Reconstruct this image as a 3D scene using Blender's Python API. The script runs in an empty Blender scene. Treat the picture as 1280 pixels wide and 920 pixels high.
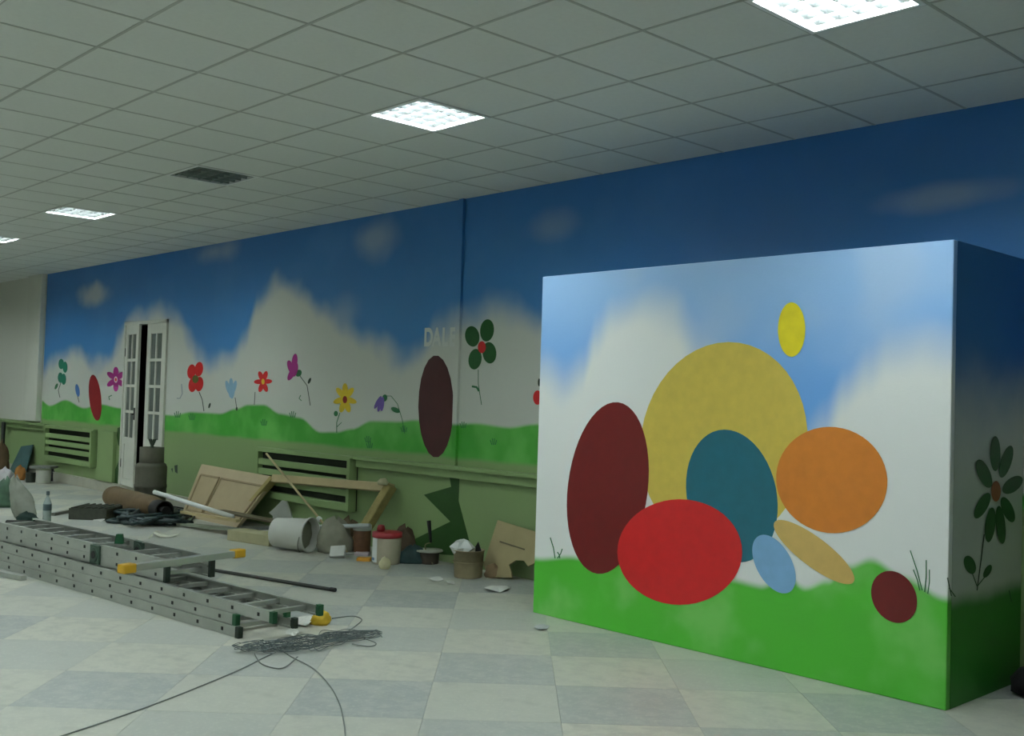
import bpy, math, random
import numpy as np
from mathutils import Vector, Matrix
random.seed(7)
RNG = np.random.default_rng(7)
S = bpy.context.scene
COL = S.collection

# ------------------------------------------------------------------ camera
H = 1.55                      # eye height
CEIL = H + 1.8813             # 3.43 m suspended ceiling
FPX = 1318.37
YAW, PITCH, ROLL = -0.8155, 0.0299, 0.0299
_f = np.array([math.sin(YAW)*math.cos(PITCH), math.cos(YAW)*math.cos(PITCH), math.sin(PITCH)])
_r0 = np.array([math.cos(YAW), -math.sin(YAW), 0.0])
_u0 = np.cross(_r0, _f)
_r = math.cos(ROLL)*_r0 + math.sin(ROLL)*_u0
_u = -math.sin(ROLL)*_r0 + math.cos(ROLL)*_u0
CAMP = np.array([0, 0, H])
cd = bpy.data.cameras.new('camera'); cam = bpy.data.objects.new('camera', cd); COL.objects.link(cam)
cd.sensor_width = 36; cd.sensor_fit = 'HORIZONTAL'; cd.lens = FPX/1280*36; cd.clip_end = 200
M = Matrix(((_r[0], _u[0], -_f[0], 0), (_r[1], _u[1], -_f[1], 0), (_r[2], _u[2], -_f[2], H), (0, 0, 0, 1)))
cam.matrix_world = M
S.camera = cam

# ------------------------------------------------------------------ world, exposure
w = bpy.data.worlds.new('world'); S.world = w; w.use_nodes = True
w.node_tree.nodes['Background'].inputs[0].default_value = (.5, .6, .65, 1)
w.node_tree.nodes['Background'].inputs[1].default_value = 0.02
S.view_settings.view_transform = 'Standard'; S.view_settings.look = 'None'
S.view_settings.exposure = 0.0; S.view_settings.gamma = 1.0
LAMP_STRENGTH = 57.0
LAMP_COLOR = (0.90, 1.0, 1.02)

# ------------------------------------------------------------------ pixel helpers
def ray(x, y): return (x-640)/FPX*_r - (y-460)/FPX*_u + _f
def onZ(x, y, z=0.0): d = ray(x, y); return CAMP + d*((z-H)/d[2])
def onY(x, y, Y): d = ray(x, y); return CAMP + d*(Y/d[1])
def onX(x, y, X): d = ray(x, y); return CAMP + d*(X/d[0])
def onPlane(x, y, p, n):
    d = ray(x, y); n = np.array(n, float); return CAMP + d*(np.dot(np.array(p)-CAMP, n)/np.dot(d, n))
def pr(W):
    d = np.array(W, float)-CAMP; return (640+FPX*np.dot(d, _r)/np.dot(d, _f), 460-FPX*np.dot(d, _u)/np.dot(d, _f))
def mpp(W): return float(np.dot(np.array(W)-CAMP, _f))/FPX      # metres per photo pixel at a point

# ------------------------------------------------------------------ materials
def sl(c):
    c = c/255.0
    return c/12.92 if c <= .04045 else ((c+.055)/1.055)**2.4
def rgb(r, g, b): return (sl(r), sl(g), sl(b), 1)
MATS = {}
def mat(name, col, rough=.6, metal=0.0, var=.12, scale=8.0, bump=0.0, bscale=40.0, emit=None, alpha=None):
    if name in MATS: return MATS[name]
    m = bpy.data.materials.new(name); m.use_nodes = True; nt = m.node_tree
    b = nt.nodes['Principled BSDF']
    b.inputs['Roughness'].default_value = rough; b.inputs['Metallic'].default_value = metal
    tc = nt.nodes.new('ShaderNodeTexCoord')
    if var > 0:
        n = nt.nodes.new('ShaderNodeTexNoise'); n.inputs['Scale'].default_value = scale; n.inputs['Detail'].default_value = 4
        nt.links.new(tc.outputs['Object'], n.inputs['Vector'])
        mx = nt.nodes.new('ShaderNodeMix'); mx.data_type = 'RGBA'
        mx.inputs[6].default_value = tuple(c*(1-var*1.6) for c in col[:3])+(1,)
        mx.inputs[7].default_value = tuple(min(1, c*(1+var*1.6)) for c in col[:3])+(1,)
        nt.links.new(n.outputs['Fac'], mx.inputs[0]); nt.links.new(mx.outputs[2], b.inputs['Base Color'])
    else:
        b.inputs['Base Color'].default_value = col
    if bump > 0:
        n2 = nt.nodes.new('ShaderNodeTexNoise'); n2.inputs['Scale'].default_value = bscale; n2.inputs['Detail'].default_value = 5
        nt.links.new(tc.outputs['Object'], n2.inputs['Vector'])
        bp = nt.nodes.new('ShaderNodeBump'); bp.inputs['Strength'].default_value = bump; bp.inputs['Distance'].default_value = .02
        nt.links.new(n2.outputs['Fac'], bp.inputs['Height']); nt.links.new(bp.outputs['Normal'], b.inputs['Normal'])
    if emit is not None:
        b.inputs['Emission Color'].default_value = tuple(emit[:3])+(1,); b.inputs['Emission Strength'].default_value = emit[3]
    MATS[name] = m
    return m

class NB:
    """tiny node-graph builder for the mural materials"""
    def __init__(s, name, rough=.55):
        s.m = bpy.data.materials.new(name); s.m.use_nodes = True; s.nt = s.m.node_tree
        s.b = s.nt.nodes['Principled BSDF']; s.b.inputs['Roughness'].default_value = rough
        tc = s.nt.nodes.new('ShaderNodeTexCoord'); sp = s.nt.nodes.new('ShaderNodeSeparateXYZ')
        s.nt.links.new(tc.outputs['Object'], sp.inputs[0])
        s.vec = tc.outputs['Object']; s.X, s.Y, s.Z = sp.outputs[0], sp.outputs[1], sp.outputs[2]
    def _in(s, sock, v):
        if isinstance(v, (int, float)): sock.default_value = v
        elif isinstance(v, tuple): sock.default_value = v
        else: s.nt.links.new(v, sock)
    def math(s, op, a, b=0.0, clamp=False):
        n = s.nt.nodes.new('ShaderNodeMath'); n.operation = op; n.use_clamp = clamp
        s._in(n.inputs[0], a); s._in(n.inputs[1], b); return n.outputs[0]
    def noise(s, scale, detail=4, rough=.5, vec=None):
        n = s.nt.nodes.new('ShaderNodeTexNoise'); n.inputs['Scale'].default_value = scale
        n.inputs['Detail'].default_value = detail; n.inputs['Roughness'].default_value = rough
        s.nt.links.new(vec or s.vec, n.inputs['Vector']); return n.outputs['Fac']
    def step(s, v, a, b):
        n = s.nt.nodes.new('ShaderNodeMapRange'); n.interpolation_type = 'SMOOTHSTEP'
        s._in(n.inputs[0], v); s._in(n.inputs[1], a); s._in(n.inputs[2], b); n.inputs[3].default_value = 0; n.inputs[4].default_value = 1
        return n.outputs[0]
    def mix(s, f, a, b):
        n = s.nt.nodes.new('ShaderNodeMix'); n.data_type = 'RGBA'
        s._in(n.inputs[0], f); s._in(n.inputs[6], a); s._in(n.inputs[7], b); return n.outputs[2]
    def curve(s, v, lo, hi, pts, top=4.0):
        """height profile: list of (coordinate, height) through a colour ramp"""
        pts = sorted(pts); t = s.math('DIVIDE', s.math('SUBTRACT', v, lo), hi-lo)
        n = s.nt.nodes.new('ShaderNodeValToRGB'); cr = n.color_ramp; cr.interpolation = 'EASE'
        s.nt.links.new(t, n.inputs[0])
        el = cr.elements
        while len(el) < len(pts): el.new(.5)
        for e, (x, h) in zip(el, pts):
            pass
        for i, (x, h) in enumerate(pts):
            el[i].position = min(1, max(0, (x-lo)/(hi-lo)))
        for i, (x, h) in enumerate(pts):
            el[i].color = (h/top, h/top, h/top, 1)
        sp = s.nt.nodes.new('ShaderNodeSeparateColor'); s.nt.links.new(n.outputs[0], sp.inputs[0])
        return s.math('MULTIPLY', sp.outputs[0], top)
    def blob(s, u, v, cu, cv, ru, rv):
        a = s.math('DIVIDE', s.math('SUBTRACT', u, cu), ru); b = s.math('DIVIDE', s.math('SUBTRACT', v, cv), rv)
        d = s.math('SQRT', s.math('ADD', s.math('MULTIPLY', a, a), s.math('MULTIPLY', b, b)))
        return d
    def bump(s, scale, strength, dist=.01):
        bp = s.nt.nodes.new('ShaderNodeBump'); bp.inputs['Strength'].default_value = strength; bp.inputs['Distance'].default_value = dist
        s.nt.links.new(s.noise(scale, 5), bp.inputs['Height']); s.nt.links.new(bp.outputs['Normal'], s.b.inputs['Normal'])
    def done(s, col):
        s.nt.links.new(col, s.b.inputs['Base Color']); return s.m

# ------------------------------------------------------------------ mesh builder
class MB:
    def __init__(s): s.v = []; s.f = []; s.mi = []; s.cur = 0
    def add(s, vs, fs):
        k = len(s.v); s.v += [tuple(map(float, p)) for p in vs]; s.f += [tuple(i+k for i in q) for q in fs]; s.mi += [s.cur]*len(fs); return s
    def box(s, lo, hi):
        x0, y0, z0 = lo; x1, y1, z1 = hi
        return s.add([(x0,y0,z0),(x1,y0,z0),(x1,y1,z0),(x0,y1,z0),(x0,y0,z1),(x1,y0,z1),(x1,y1,z1),(x0,y1,z1)],
                     [(0,3,2,1),(4,5,6,7),(0,1,5,4),(1,2,6,5),(2,3,7,6),(3,0,4,7)])
    def obox(s, c, ax, ay, az):
        c, ax, ay, az = (np.array(q, float) for q in (c, ax, ay, az)); vs = []
        for sz in (-1, 1):
            for sx, sy in ((-1,-1),(1,-1),(1,1),(-1,1)): vs.append(c+sx*ax+sy*ay+sz*az)
        return s.add(vs, [(0,3,2,1),(4,5,6,7),(0,1,5,4),(1,2,6,5),(2,3,7,6),(3,0,4,7)])
    def beam(s, a, b, wd, ht, up=(0,0,1)):
        a, b = np.array(a, float), np.array(b, float); d = b-a; L = np.linalg.norm(d); d /= L
        u = np.array(up, float); sd = np.cross(d, u); sd /= np.linalg.norm(sd); u = np.cross(sd, d)
        return s.obox((a+b)/2, d*L/2, sd*wd/2, u*ht/2)
    def tube(s, pts, r, n=8, cap=True):
        pts = [np.array(p, float) for p in pts]; rs = r if isinstance(r, (list, tuple)) else [r]*len(pts)
        vs = []; fs = []; prev = None
        for i, p in enumerate(pts):
            t = pts[min(i+1, len(pts)-1)]-pts[max(i-1, 0)]; t = t/(np.linalg.norm(t)+1e-9)
            if prev is None:
                a = np.array([0,0,1.]) if abs(t[2]) < .9 else np.array([1.,0,0]); e1 = np.cross(t, a)
            else: e1 = prev-t*np.dot(prev, t)
            e1 /= np.linalg.norm(e1)+1e-9; prev = e1; e2 = np.cross(t, e1)
            for k in range(n):
                an = 2*math.pi*k/n; vs.append(p+rs[i]*(math.cos(an)*e1+math.sin(an)*e2))
        for i in range(len(pts)-1):
            for k in range(n):
                k2 = (k+1) % n; fs.append((i*n+k, i*n+k2, (i+1)*n+k2, (i+1)*n+k))
        if cap: fs.append(tuple(range(n-1, -1, -1))); fs.append(tuple((len(pts)-1)*n+k for k in range(n)))
        return s.add(vs, fs)
    def lathe(s, prof, c=(0,0,0), axis=(0,0,1), n=20, cap0=True, cap1=True, jit=0.0, squash=1.0):
        ax = np.array(axis, float); ax /= np.linalg.norm(ax)
        a = np.array([1.,0,0]) if abs(ax[0]) < .9 else np.array([0,1.,0])
        e1 = np.cross(ax, a); e1 /= np.linalg.norm(e1); e2 = np.cross(ax, e1); c = np.array(c, float); vs = []; fs = []
        for (rr, h) in prof:
            for k in range(n):
                an = 2*math.pi*k/n; q = rr*(1+jit*(RNG.random()-.5)*2)
                vs.append(c+ax*(h+jit*.05*(RNG.random()-.5))+q*(math.cos(an)*e1+squash*math.sin(an)*e2))
        m = len(prof)
        for i in range(m-1):
            for k in range(n):
                k2 = (k+1) % n; fs.append((i*n+k, i*n+k2, (i+1)*n+k2, (i+1)*n+k))
        if cap0: fs.append(tuple(range(n-1, -1, -1)))
        if cap1: fs.append(tuple((m-1)*n+k for k in range(n)))
        return s.add(vs, fs)
    def prism(s, poly, d):
        """extrude a planar 3-D polygon by vector d"""
        n = len(poly); d = np.array(d, float); vs = [np.array(p, float) for p in poly]+[np.array(p, float)+d for p in poly]
        fs = [tuple(range(n-1, -1, -1)), tuple(range(n, 2*n))]+[(k, (k+1) % n, n+(k+1) % n, n+k) for k in range(n)]
        return s.add(vs, fs)
    def build(s, name, m, parent=None, smooth=False, bevel=0.0, sub=0, kind=None, label=None):
        off = origin(parent) if parent is not None else np.zeros(3)
        me = bpy.data.meshes.new(name); me.from_pydata([tuple(np.array(p)-off) for p in s.v], [], s.f)
        ms = m if isinstance(m, list) else [m]
        for q in ms: me.materials.append(q)
        if len(ms) > 1: me.polygons.foreach_set('material_index', s.mi)
        if smooth: me.polygons.foreach_set('use_smooth', [True]*len(me.polygons))
        me.update()
        import bmesh
        bm = bmesh.new(); bm.from_mesh(me); bmesh.ops.recalc_face_normals(bm, faces=bm.faces); bm.to_mesh(me); bm.free()
        o = bpy.data.objects.new(name, me); COL.objects.link(o)
        if parent is not None: o.parent = parent
        if bevel > 0:
            b = o.modifiers.new('bevel', 'BEVEL'); b.width = bevel; b.segments = 2; b.limit_method = 'ANGLE'
        if sub:
            q = o.modifiers.new('sub', 'SUBSURF'); q.levels = sub; q.render_levels = sub
        if kind: o['kind'] = kind
        if label: o['label'] = label
        return o
def origin(o):
    t = np.zeros(3)
    while o is not None: t = t+np.array(o.location); o = o.parent
    return t
def thing(name, label, cat, loc, group=None):
    o = bpy.data.objects.new(name, None); COL.objects.link(o); o.empty_display_size = .1
    o.location = tuple(map(float, loc)); o['label'] = label; o['category'] = cat
    if group: o['group'] = group
    return o
def tag(o, label, cat, group=None):
    o['label'] = label; o['category'] = cat
    if group: o['group'] = group
    return o
def piece(src, name, parent, loc, rot=None):
    """another copy of a part that shares its mesh"""
    o = bpy.data.objects.new(name, src); COL.objects.link(o)
    o.parent = parent; o.location = tuple(map(float, np.array(loc)-origin(parent)))
    if rot is not None: o.rotation_euler = rot
    return o
def meshdata(mb, name, m):
    me = bpy.data.meshes.new(name); me.from_pydata(mb.v, [], mb.f)
    for q in (m if isinstance(m, list) else [m]): me.materials.append(q)
    if isinstance(m, list): me.polygons.foreach_set('material_index', mb.mi)
    me.update(); return me

# ================================================================== THE ROOM
WALLY = 6.44
XL, XR, YF = -25.0, 3.5, -6.5
def wallXZ(px): p = onY(px[0], px[1], WALLY); return (float(p[0]), float(p[2]))

# ---- floor: diagonal checker of big linoleum squares
def floor_mat(name, col, col2):
    b = NB(name, .42)
    n1 = b.noise(2.2, 5, .6); n2 = b.noise(38, 3, .7); n3 = b.noise(9, 4, .6)
    oi = b.nt.nodes.new('ShaderNodeObjectInfo')
    c = b.mix(b.step(n3, .42, .62), col, col2)
    c = b.mix(b.math('MULTIPLY', oi.outputs['Random'], .75), c, rgb(174, 177, 166))
    c = b.mix(b.math('MULTIPLY', b.step(n2, .5, .75), .35), c, rgb(205, 205, 190))
    c = b.mix(b.math('MULTIPLY', b.step(n1, .52, .75), .35), c, rgb(120, 124, 112))
    return b.done(c)
m_fl = floor_mat('lino_light', rgb(188, 188, 172), rgb(174, 175, 162))
m_fd = floor_mat('lino_dark', rgb(152, 157, 153), rgb(164, 168, 161))
fl = MB().box((XL, YF, -.12), (XR, WALLY, -.008)).build('floor', m_fl); fl['kind'] = 'structure'
TS = .668
eu = np.array([1, .028]); eu /= np.linalg.norm(eu); ev = np.array([-.028, 1]); ev /= np.linalg.norm(ev)
def uv2xy(u, v): return np.array([(u-v)/2**.5, (u+v)/2**.5])
O0 = np.array([-.572, 6.453])
A = uv2xy(*eu)*TS; B = uv2xy(*ev)*TS; O = uv2xy(*O0)
FANG = math.atan2(A[1], A[0])
tl = MB().box((0.0008, .0008, -.008), (TS-.0008, TS-.0008, 0))
me_fl = meshdata(tl, 'tile', m_fl); me_fd = meshdata(tl, 'tile', m_fd)
cand = []
for a in range(-40, 41):
    for b in range(-40, 41):
        c = O+A*(a+.5)+B*(b+.5)
        q = [O+A*(a+i)+B*(b+j) for i in (0, 1) for j in (0, 1)]
        if any(p[0] < XL or p[0] > XR or p[1] > WALLY or p[1] < YF for p in q): inside = False
        else: inside = True
        dep = float(np.dot(np.append(c, 0)-CAMP, _f)); vis = False
        if dep > .8:
            x, y = pr((c[0], c[1], 0)); m_ = .6*FPX/dep; vis = -m_ < x < 1280+m_ and y < 920+m_
        cand.append((a, b, inside, vis, dep, q))
seen = sorted([t for t in cand if t[2] and t[3]], key=lambda t: t[4])
keep = {(t[0], t[1]) for t in seen[:300]}
rest = {0: MB(), 1: MB()}
def clip_poly(poly):
    for ax, lim, sg in ((0, XL, 1), (0, XR, -1), (1, YF, 1), (1, WALLY, -1)):
        out = []
        for i in range(len(poly)):
            p, q = poly[i], poly[(i+1) % len(poly)]
            dp, dq = sg*(p[ax]-lim), sg*(q[ax]-lim)
            if dp >= 0: out.append(p)
            if dp*dq < 0: out.append(p+(q-p)*(dp/(dp-dq)))
        poly = out
        if len(poly) < 3: return None
    return poly
for (a, b, inside, vis, dep, q) in cand:
    dark = (a+b) % 2 == 1
    if (a, b) in keep:
        o_ = O+A*a+B*b
        piece(me_fd if dark else me_fl, 'tile', fl, (o_[0], o_[1], 0), (0, 0, FANG))
    else:
        cc = sum(q)/4
        poly = clip_poly([cc+(q[i]-cc)*.9976 for i in (0, 2, 3, 1)])
        if poly: rest[1 if dark else 0].prism([(p[0], p[1], -.008) for p in poly], (0, 0, .008))
rest[0].build('floor_tiles', m_fl, fl, kind='stuff'); rest[1].build('floor_tiles', m_fd, fl, kind='stuff')

# ---- suspended ceiling: 0.6 m tiles in a grid
m_tile = mat('ceiling_tile', rgb(212, 216, 210), .9, var=.03, scale=30, bump=.15, bscale=220)
m_grid = mat('ceiling_grid', rgb(170, 174, 166), .6, var=.05)
m_slab = mat('plenum', rgb(90, 90, 86), .9, var=.1)
ce = MB().box((XL, YF, CEIL+.16), (XR, WALLY+.01, CEIL+.26)).build('ceiling', m_slab); ce['kind'] = 'structure'
GX0, GY0 = -5.8198, 4.0550
me_ct = meshdata(MB().box((.008, .008, 0), (.592, .592, .016)), 'tile', m_tile)
LIGHTS = {}
for j, on_cols, off_cols in ((0, (5, 0, -10, -15, -20, -25), (-5,)), (-5, (5, 0, -5, -10, -15, -20), ()), (-10, (10, 5, 0, -5, -10, -15), ()), (-15, (0, -5, -10), ())):  # rightmost light, out of view, is added to brighten the booth side
    for i in on_cols: LIGHTS[(i, j)] = True
    for i in off_cols: LIGHTS[(i, j)] = False
ct = []; crest = MB()
for i in range(math.ceil((XL-GX0)/.6)-1, math.ceil((XR-GX0)/.6)):
    for j in range(math.ceil((YF-GY0)/.6)-1, math.ceil((WALLY-GY0)/.6)):
        if (i, j) in LIGHTS: continue
        x0, y0 = GX0+.6*i, GY0+.6*j; full = x0 >= XL and x0+.6 <= XR and y0 >= YF and y0+.6 <= WALLY
        c = (x0+.3, y0+.3, CEIL); dep = float(np.dot(np.array(c)-CAMP, _f)); vis = False
        if dep > 1:
            x, y = pr(c); k = .5*FPX/dep; vis = -k < x < 1280+k and y > -k
        ct.append((dep, x0, y0, full, vis))
ct.sort(); n = 0
for dep, x0, y0, full, vis in ct:
    if vis and n < 300:
        n += 1
        if full: piece(me_ct, 'tile', ce, (x0, y0, CEIL))
        else:
            y1 = min(y0+.592, WALLY-.002)
            MB().box((max(x0+.008, XL), max(y0+.008, YF), CEIL), (min(x0+.592, XR), y1, CEIL+.016)).build('tile', m_tile, ce)
    else:
        a_, b_ = max(x0+.008, XL), max(y0+.008, YF); c_, d_ = min(x0+.592, XR), min(y0+.592, WALLY-.002)
        if c_ > a_ and d_ > b_: crest.box((a_, b_, CEIL), (c_, d_, CEIL+.016))
crest.build('ceiling_tiles', m_tile, ce, kind='stuff')
gb = MB()
i = math.ceil((XL-GX0)/.6)
while GX0+.6*i < XR: gb.box((GX0+.6*i-.009, YF, CEIL-.002), (GX0+.6*i+.009, WALLY, CEIL+.005)); i += 1
j = math.ceil((YF-GY0)/.6)
while GY0+.6*j < WALLY: gb.box((XL, GY0+.6*j-.009, CEIL-.0025), (XR, GY0+.6*j+.009, CEIL+.0045)); j += 1
gb.build('ceiling_grid', m_grid, ce, kind='stuff')

# ---- ceiling lights
m_rim = mat('lamp_rim', rgb(225, 228, 225), .4, var=.03)
m_blade = mat('louvre_white', rgb(205, 210, 210), .3, metal=.96, var=.03)
m_bladeoff = mat('louvre_dull', rgb(118, 130, 122), .4, metal=.3, var=.2)
m_panel = mat('lamp_on', (1, 1, 1, 1), .5, var=0, emit=LAMP_COLOR+(LAMP_STRENGTH,))
m_paneloff = mat('lamp_off', rgb(76, 86, 82), .4, var=.1)
m_can = mat('lamp_can', rgb(210, 212, 210), .5, var=.05)
BL = .024
def blade(m):
    q = MB(); q.add([(-.27,-.010,0),(.27,-.010,0),(.27,.010,0),(-.27,.010,0),(-.27,-.0015,-BL),(.27,-.0015,-BL),(.27,.0015,-BL),(-.27,.0015,-BL)],
                    [(0,3,2,1),(4,5,6,7),(0,1,5,4),(1,2,6,5),(2,3,7,6),(3,0,4,7)])
    return meshdata(q, 'louvre_blade', m)
me_bl, me_blo = blade(m_blade), blade(m_bladeoff)
q = MB()
for lo, hi in (((-.296,-.296,-.006),(.296,-.27,.002)),((-.296,.27,-.006),(.296,.296,.002)),((-.296,-.27,-.006),(-.27,.27,.002)),((.27,-.27,-.006),(.296,.27,.002))): q.box(lo, hi)
me_rim = meshdata(q, 'frame', m_rim)
q = MB()
for lo, hi in (((-.282,-.282,.002),(.282,-.272,.12)),((-.282,.272,.002),(.282,.282,.12)),((-.282,-.272,.002),(-.272,.272,.12)),((.272,-.272,.002),(.282,.272,.12)),((-.282,-.282,.12),(.282,.282,.126))): q.box(lo, hi)
me_can = meshdata(q, 'housing', m_can)
me_pan = meshdata(MB().box((-.265,-.265,.045), (.265,.265,.05)), 'lamp_panel', m_panel)
me_pano = meshdata(MB().box((-.265,-.265,.045), (.265,.265,.05)), 'lamp_panel', m_paneloff)
LLAB = {(5,0):'lit square louvred ceiling light nearest, cut by the top edge above the painted booth',
        (0,0):'lit square louvred ceiling light left of centre, whole in view over the wire tangle',
        (-5,0):'unlit dark square ceiling fixture between two lit ones',
        (-10,0):'lit ceiling light just left of the dark unlit fixture, above the white double door',
        (-15,0):'farthest lit ceiling light, cut by the left edge of the photo',
        (0,-5):'lit ceiling light whose corner just shows in the top left corner'}
for (i, j), on in LIGHTS.items():
    c = np.array([GX0+.6*i+.3, GY0+.6*j+.3, CEIL])
    t = thing('ceiling_light', LLAB.get((i, j), 'lit square louvred ceiling light out of view, placed along the rows to light the room'), 'ceiling light', c, 'square ceiling lights')
    piece(me_rim, 'frame', t, c); piece(me_can, 'housing', t, c); piece(me_pan if on else me_pano, 'lamp_panel', t, c)
    for k in range(5):
        o_ = -.27+.54*(k+.5)/5 if False else -.216+.108*k
        piece(me_bl if on else me_blo, 'louvre_blade', t, c+np.array([0, o_, BL]))
        piece(me_bl if on else me_blo, 'louvre_blade', t, c+np.array([o_, 0, BL+.0005]), (0, 0, math.pi/2))

# ---- mural wall material
BLUE = rgb(62, 134, 198); BLUE2 = rgb(48, 112, 178); WHITE = rgb(206, 209, 200)
GREEN = rgb(62, 158, 48); GREEN2 = rgb(104, 186, 84); OLIVE = rgb(132, 157, 104)
cloudpx = [(52,467),(75,440),(100,442),(120,454),(135,445),(150,425),(160,402),(180,390),(200,390),(220,397),(237,424),(250,437),(262,450),(287,452),(305,428),(322,385),(345,352),(375,356),(400,385),(430,403),(455,418),(477,434),(502,447),(525,436),(545,410),(570,394),(590,388),(615,376),(645,386),(672,400)]
hillpx = [(51,500),(62,507),(82,500),(105,510),(125,505),(150,510),(215,519),(240,515),(275,517),(295,511),(310,506),(330,506),(350,517),(375,522),(400,540),(420,540),(440,536),(465,526),(495,527),(520,525),(570,530),(595,529),(635,534),(670,530)]
MX0, MX1 = -19.0, -2.0
def mural(name):
    b = NB(name, .5)
    cl = [wallXZ(p) for p in cloudpx]; hl = [wallXZ(p) for p in hillpx]
    hc = b.curve(b.X, MX0, MX1, cl+[(-2.0, 1.75)]); hh = b.curve(b.X, MX0, MX1, hl+[(-4, 1.0), (-2.0, 1.1)])
    n1 = b.noise(1.9, 2, .4); n2 = b.noise(1.1, 3)
    zz = b.math('ADD', b.Z, b.math('MULTIPLY', b.math('SUBTRACT', n1, .5), .45))
    d = b.math('SUBTRACT', zz, hc)
    sky = b.mix(b.step(b.Z, 2.0, 3.5), BLUE, BLUE2)
    sky = b.mix(b.math('MULTIPLY', b.step(n2, .45, .7), .18), sky, rgb(96, 150, 205))
    for (px, py, ru, rv, s_) in ((118,368,.75,.24,.75),(268,315,.7,.2,.35),(468,298,.5,.28,.35),(425,395,.5,.3,.3),(1185,245,.55,.12,.3),(690,285,.5,.2,.2)):
        cu, cv = wallXZ((px, py)); f_ = b.math('MULTIPLY', b.step(b.math('ADD', b.blob(b.X, b.Z, cu, cv, ru, rv), b.math('MULTIPLY', b.math('SUBTRACT', n1, .5), 1.2)), 1.0, .1), s_)
        sky = b.mix(f_, sky, WHITE)
    c = b.mix(b.step(d, .17, -.2), sky, WHITE)
    grn = b.mix(b.step(b.noise(1.7, 3), .4, .68), GREEN, GREEN2)
    dh = b.math('SUBTRACT', b.Z, hh)
    c = b.mix(b.step(dh, .02, -.025), c, grn)
    oz = b.math('ADD', b.Z, b.math('MULTIPLY', b.math('SUBTRACT', n1, .5), .06))
    c = b.mix(b.step(oz, 1.02, .96), c, OLIVE)
    # unpainted white stretch at the far end of the wall, above the olive dado
    lf = b.math('MULTIPLY', b.step(b.X, -18.34, -18.36), b.step(b.Z, .92, .94))
    c = b.mix(lf, c, rgb(206, 208, 196))
    c = b.mix(b.math('MULTIPLY', b.step(b.Z, .45, .05), b.math('MULTIPLY', b.step(b.noise(5, 4), .5, .7), .4)), c, rgb(150, 150, 128))
    b.bump(60, .12); return b.done(c)
m_mural = mural('mural_wall')
m_white = mat('white_plaster', rgb(206, 208, 196), .8, var=.04, scale=2)
m_olive = mat('olive_paint', OLIVE, .5, var=.07, scale=3)
m_recess_shade = mat('recess_shade', rgb(26, 36, 18), .8, var=.1)  # shade inside the radiator covers, put into the backing colour
m_plinth = mat('plinth_dusty', rgb(172, 172, 156), .8, var=.1, scale=5)

# door opening
d0 = onY(158, 403, WALLY); d1 = onY(211, 402, WALLY)
DX0, DX1 = float(d0[0]), float(d1[0]); DTOP = float(d0[2]); PL = .15
wb = MB()
wb.box((XL, WALLY, 0), (DX0, WALLY+.2, CEIL+.16)); wb.box((DX1, WALLY, 0), (XR, WALLY+.2, CEIL+.16)); wb.box((DX0, WALLY, DTOP), (DX1, WALLY+.2, CEIL+.16)); wb.box((DX0, WALLY, 0), (DX1, WALLY+.2, PL))
wall = wb.build('wall_back', m_mural); wall['kind'] = 'structure'
o = MB().box((XL-.2, YF, 0), (XL, WALLY, CEIL+.16)).build('wall_left', m_white); o['kind'] = 'structure'
o = MB().box((XR, YF, 0), (XR+.2, WALLY, CEIL+.16)).build('wall_right', mat('grey_wall', rgb(170, 176, 170), .8, var=.05)); o['kind'] = 'structure'
o = MB().box((XL, YF-.2, 0), (XR, YF, CEIL+.16)).build('wall_front', m_white); o['kind'] = 'structure'
# passage behind the door; its darkness is put into the wall colour
k = MB(); k.box((DX0-.3, WALLY+1.4, 0), (DX1+.3, WALLY+1.5, 2.8)); k.box((DX0-.4, WALLY+.2, 0), (DX0-.3, WALLY+1.5, 2.8)); k.box((DX1+.3, WALLY+.2, 0), (DX1+.4, WALLY+1.5, 2.8)); k.box((DX0-.4, WALLY+.2, 2.8), (DX1+.4, WALLY+1.5, 2.9)); k.box((DX0-.4, WALLY+.2, -.1), (DX1+.4, WALLY+1.5, PL-.05))
o = k.build('wall_passage', mat('passage_shade', rgb(30, 32, 30), .9, var=.05)); o['kind'] = 'structure'
# dusty plinth along the far part of the wall
o = MB().box((XL, WALLY-.03, 0), (-12.9, WALLY, PL)).build('baseboard_back', m_plinth); o['kind'] = 'structure'
# pilaster at the end of the mural and thin ridge in the middle of the wall
pa, pb = onY(40, 400, WALLY), onY(51.5, 400, WALLY)
o = MB().box((pa[0], WALLY-.09, .95), (-18.37, WALLY, CEIL+.016)).build('trim_1', m_white, bevel=.01); o['kind'] = 'structure'
xr_ = float(onY(578, 300, WALLY)[0])
o = MB().box((xr_-.03, WALLY-.03, .9), (xr_+.03, WALLY, CEIL+.016)).build('trim_2', m_mural); o['kind'] = 'structure'
# sill ledges over the dado
for nm, (x0, x1) in (('trim_3', (-20.6, -17.95)), ('trim_4', (-9.12, -5.42))):
    k = MB(); k.box((x0, WALLY-.09, .88), (x1, WALLY, .915)); k.box((x0, WALLY-.05, .80), (x1, WALLY, .88))
    o = k.build(nm, m_olive, bevel=.004); o['kind'] = 'structure'
# dark pipe at the far left
xp = float(onY(4, 540, WALLY-.1)[0])
tag(MB().tube([(xp, WALLY-.1, 0), (xp, WALLY-.1, .88)], .035, 12).build('wall_pipe', mat('dark_pipe', rgb(30, 40, 26), .6), smooth=True), 'dark vertical pipe under the sill at the far left edge', 'pipe')

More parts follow.
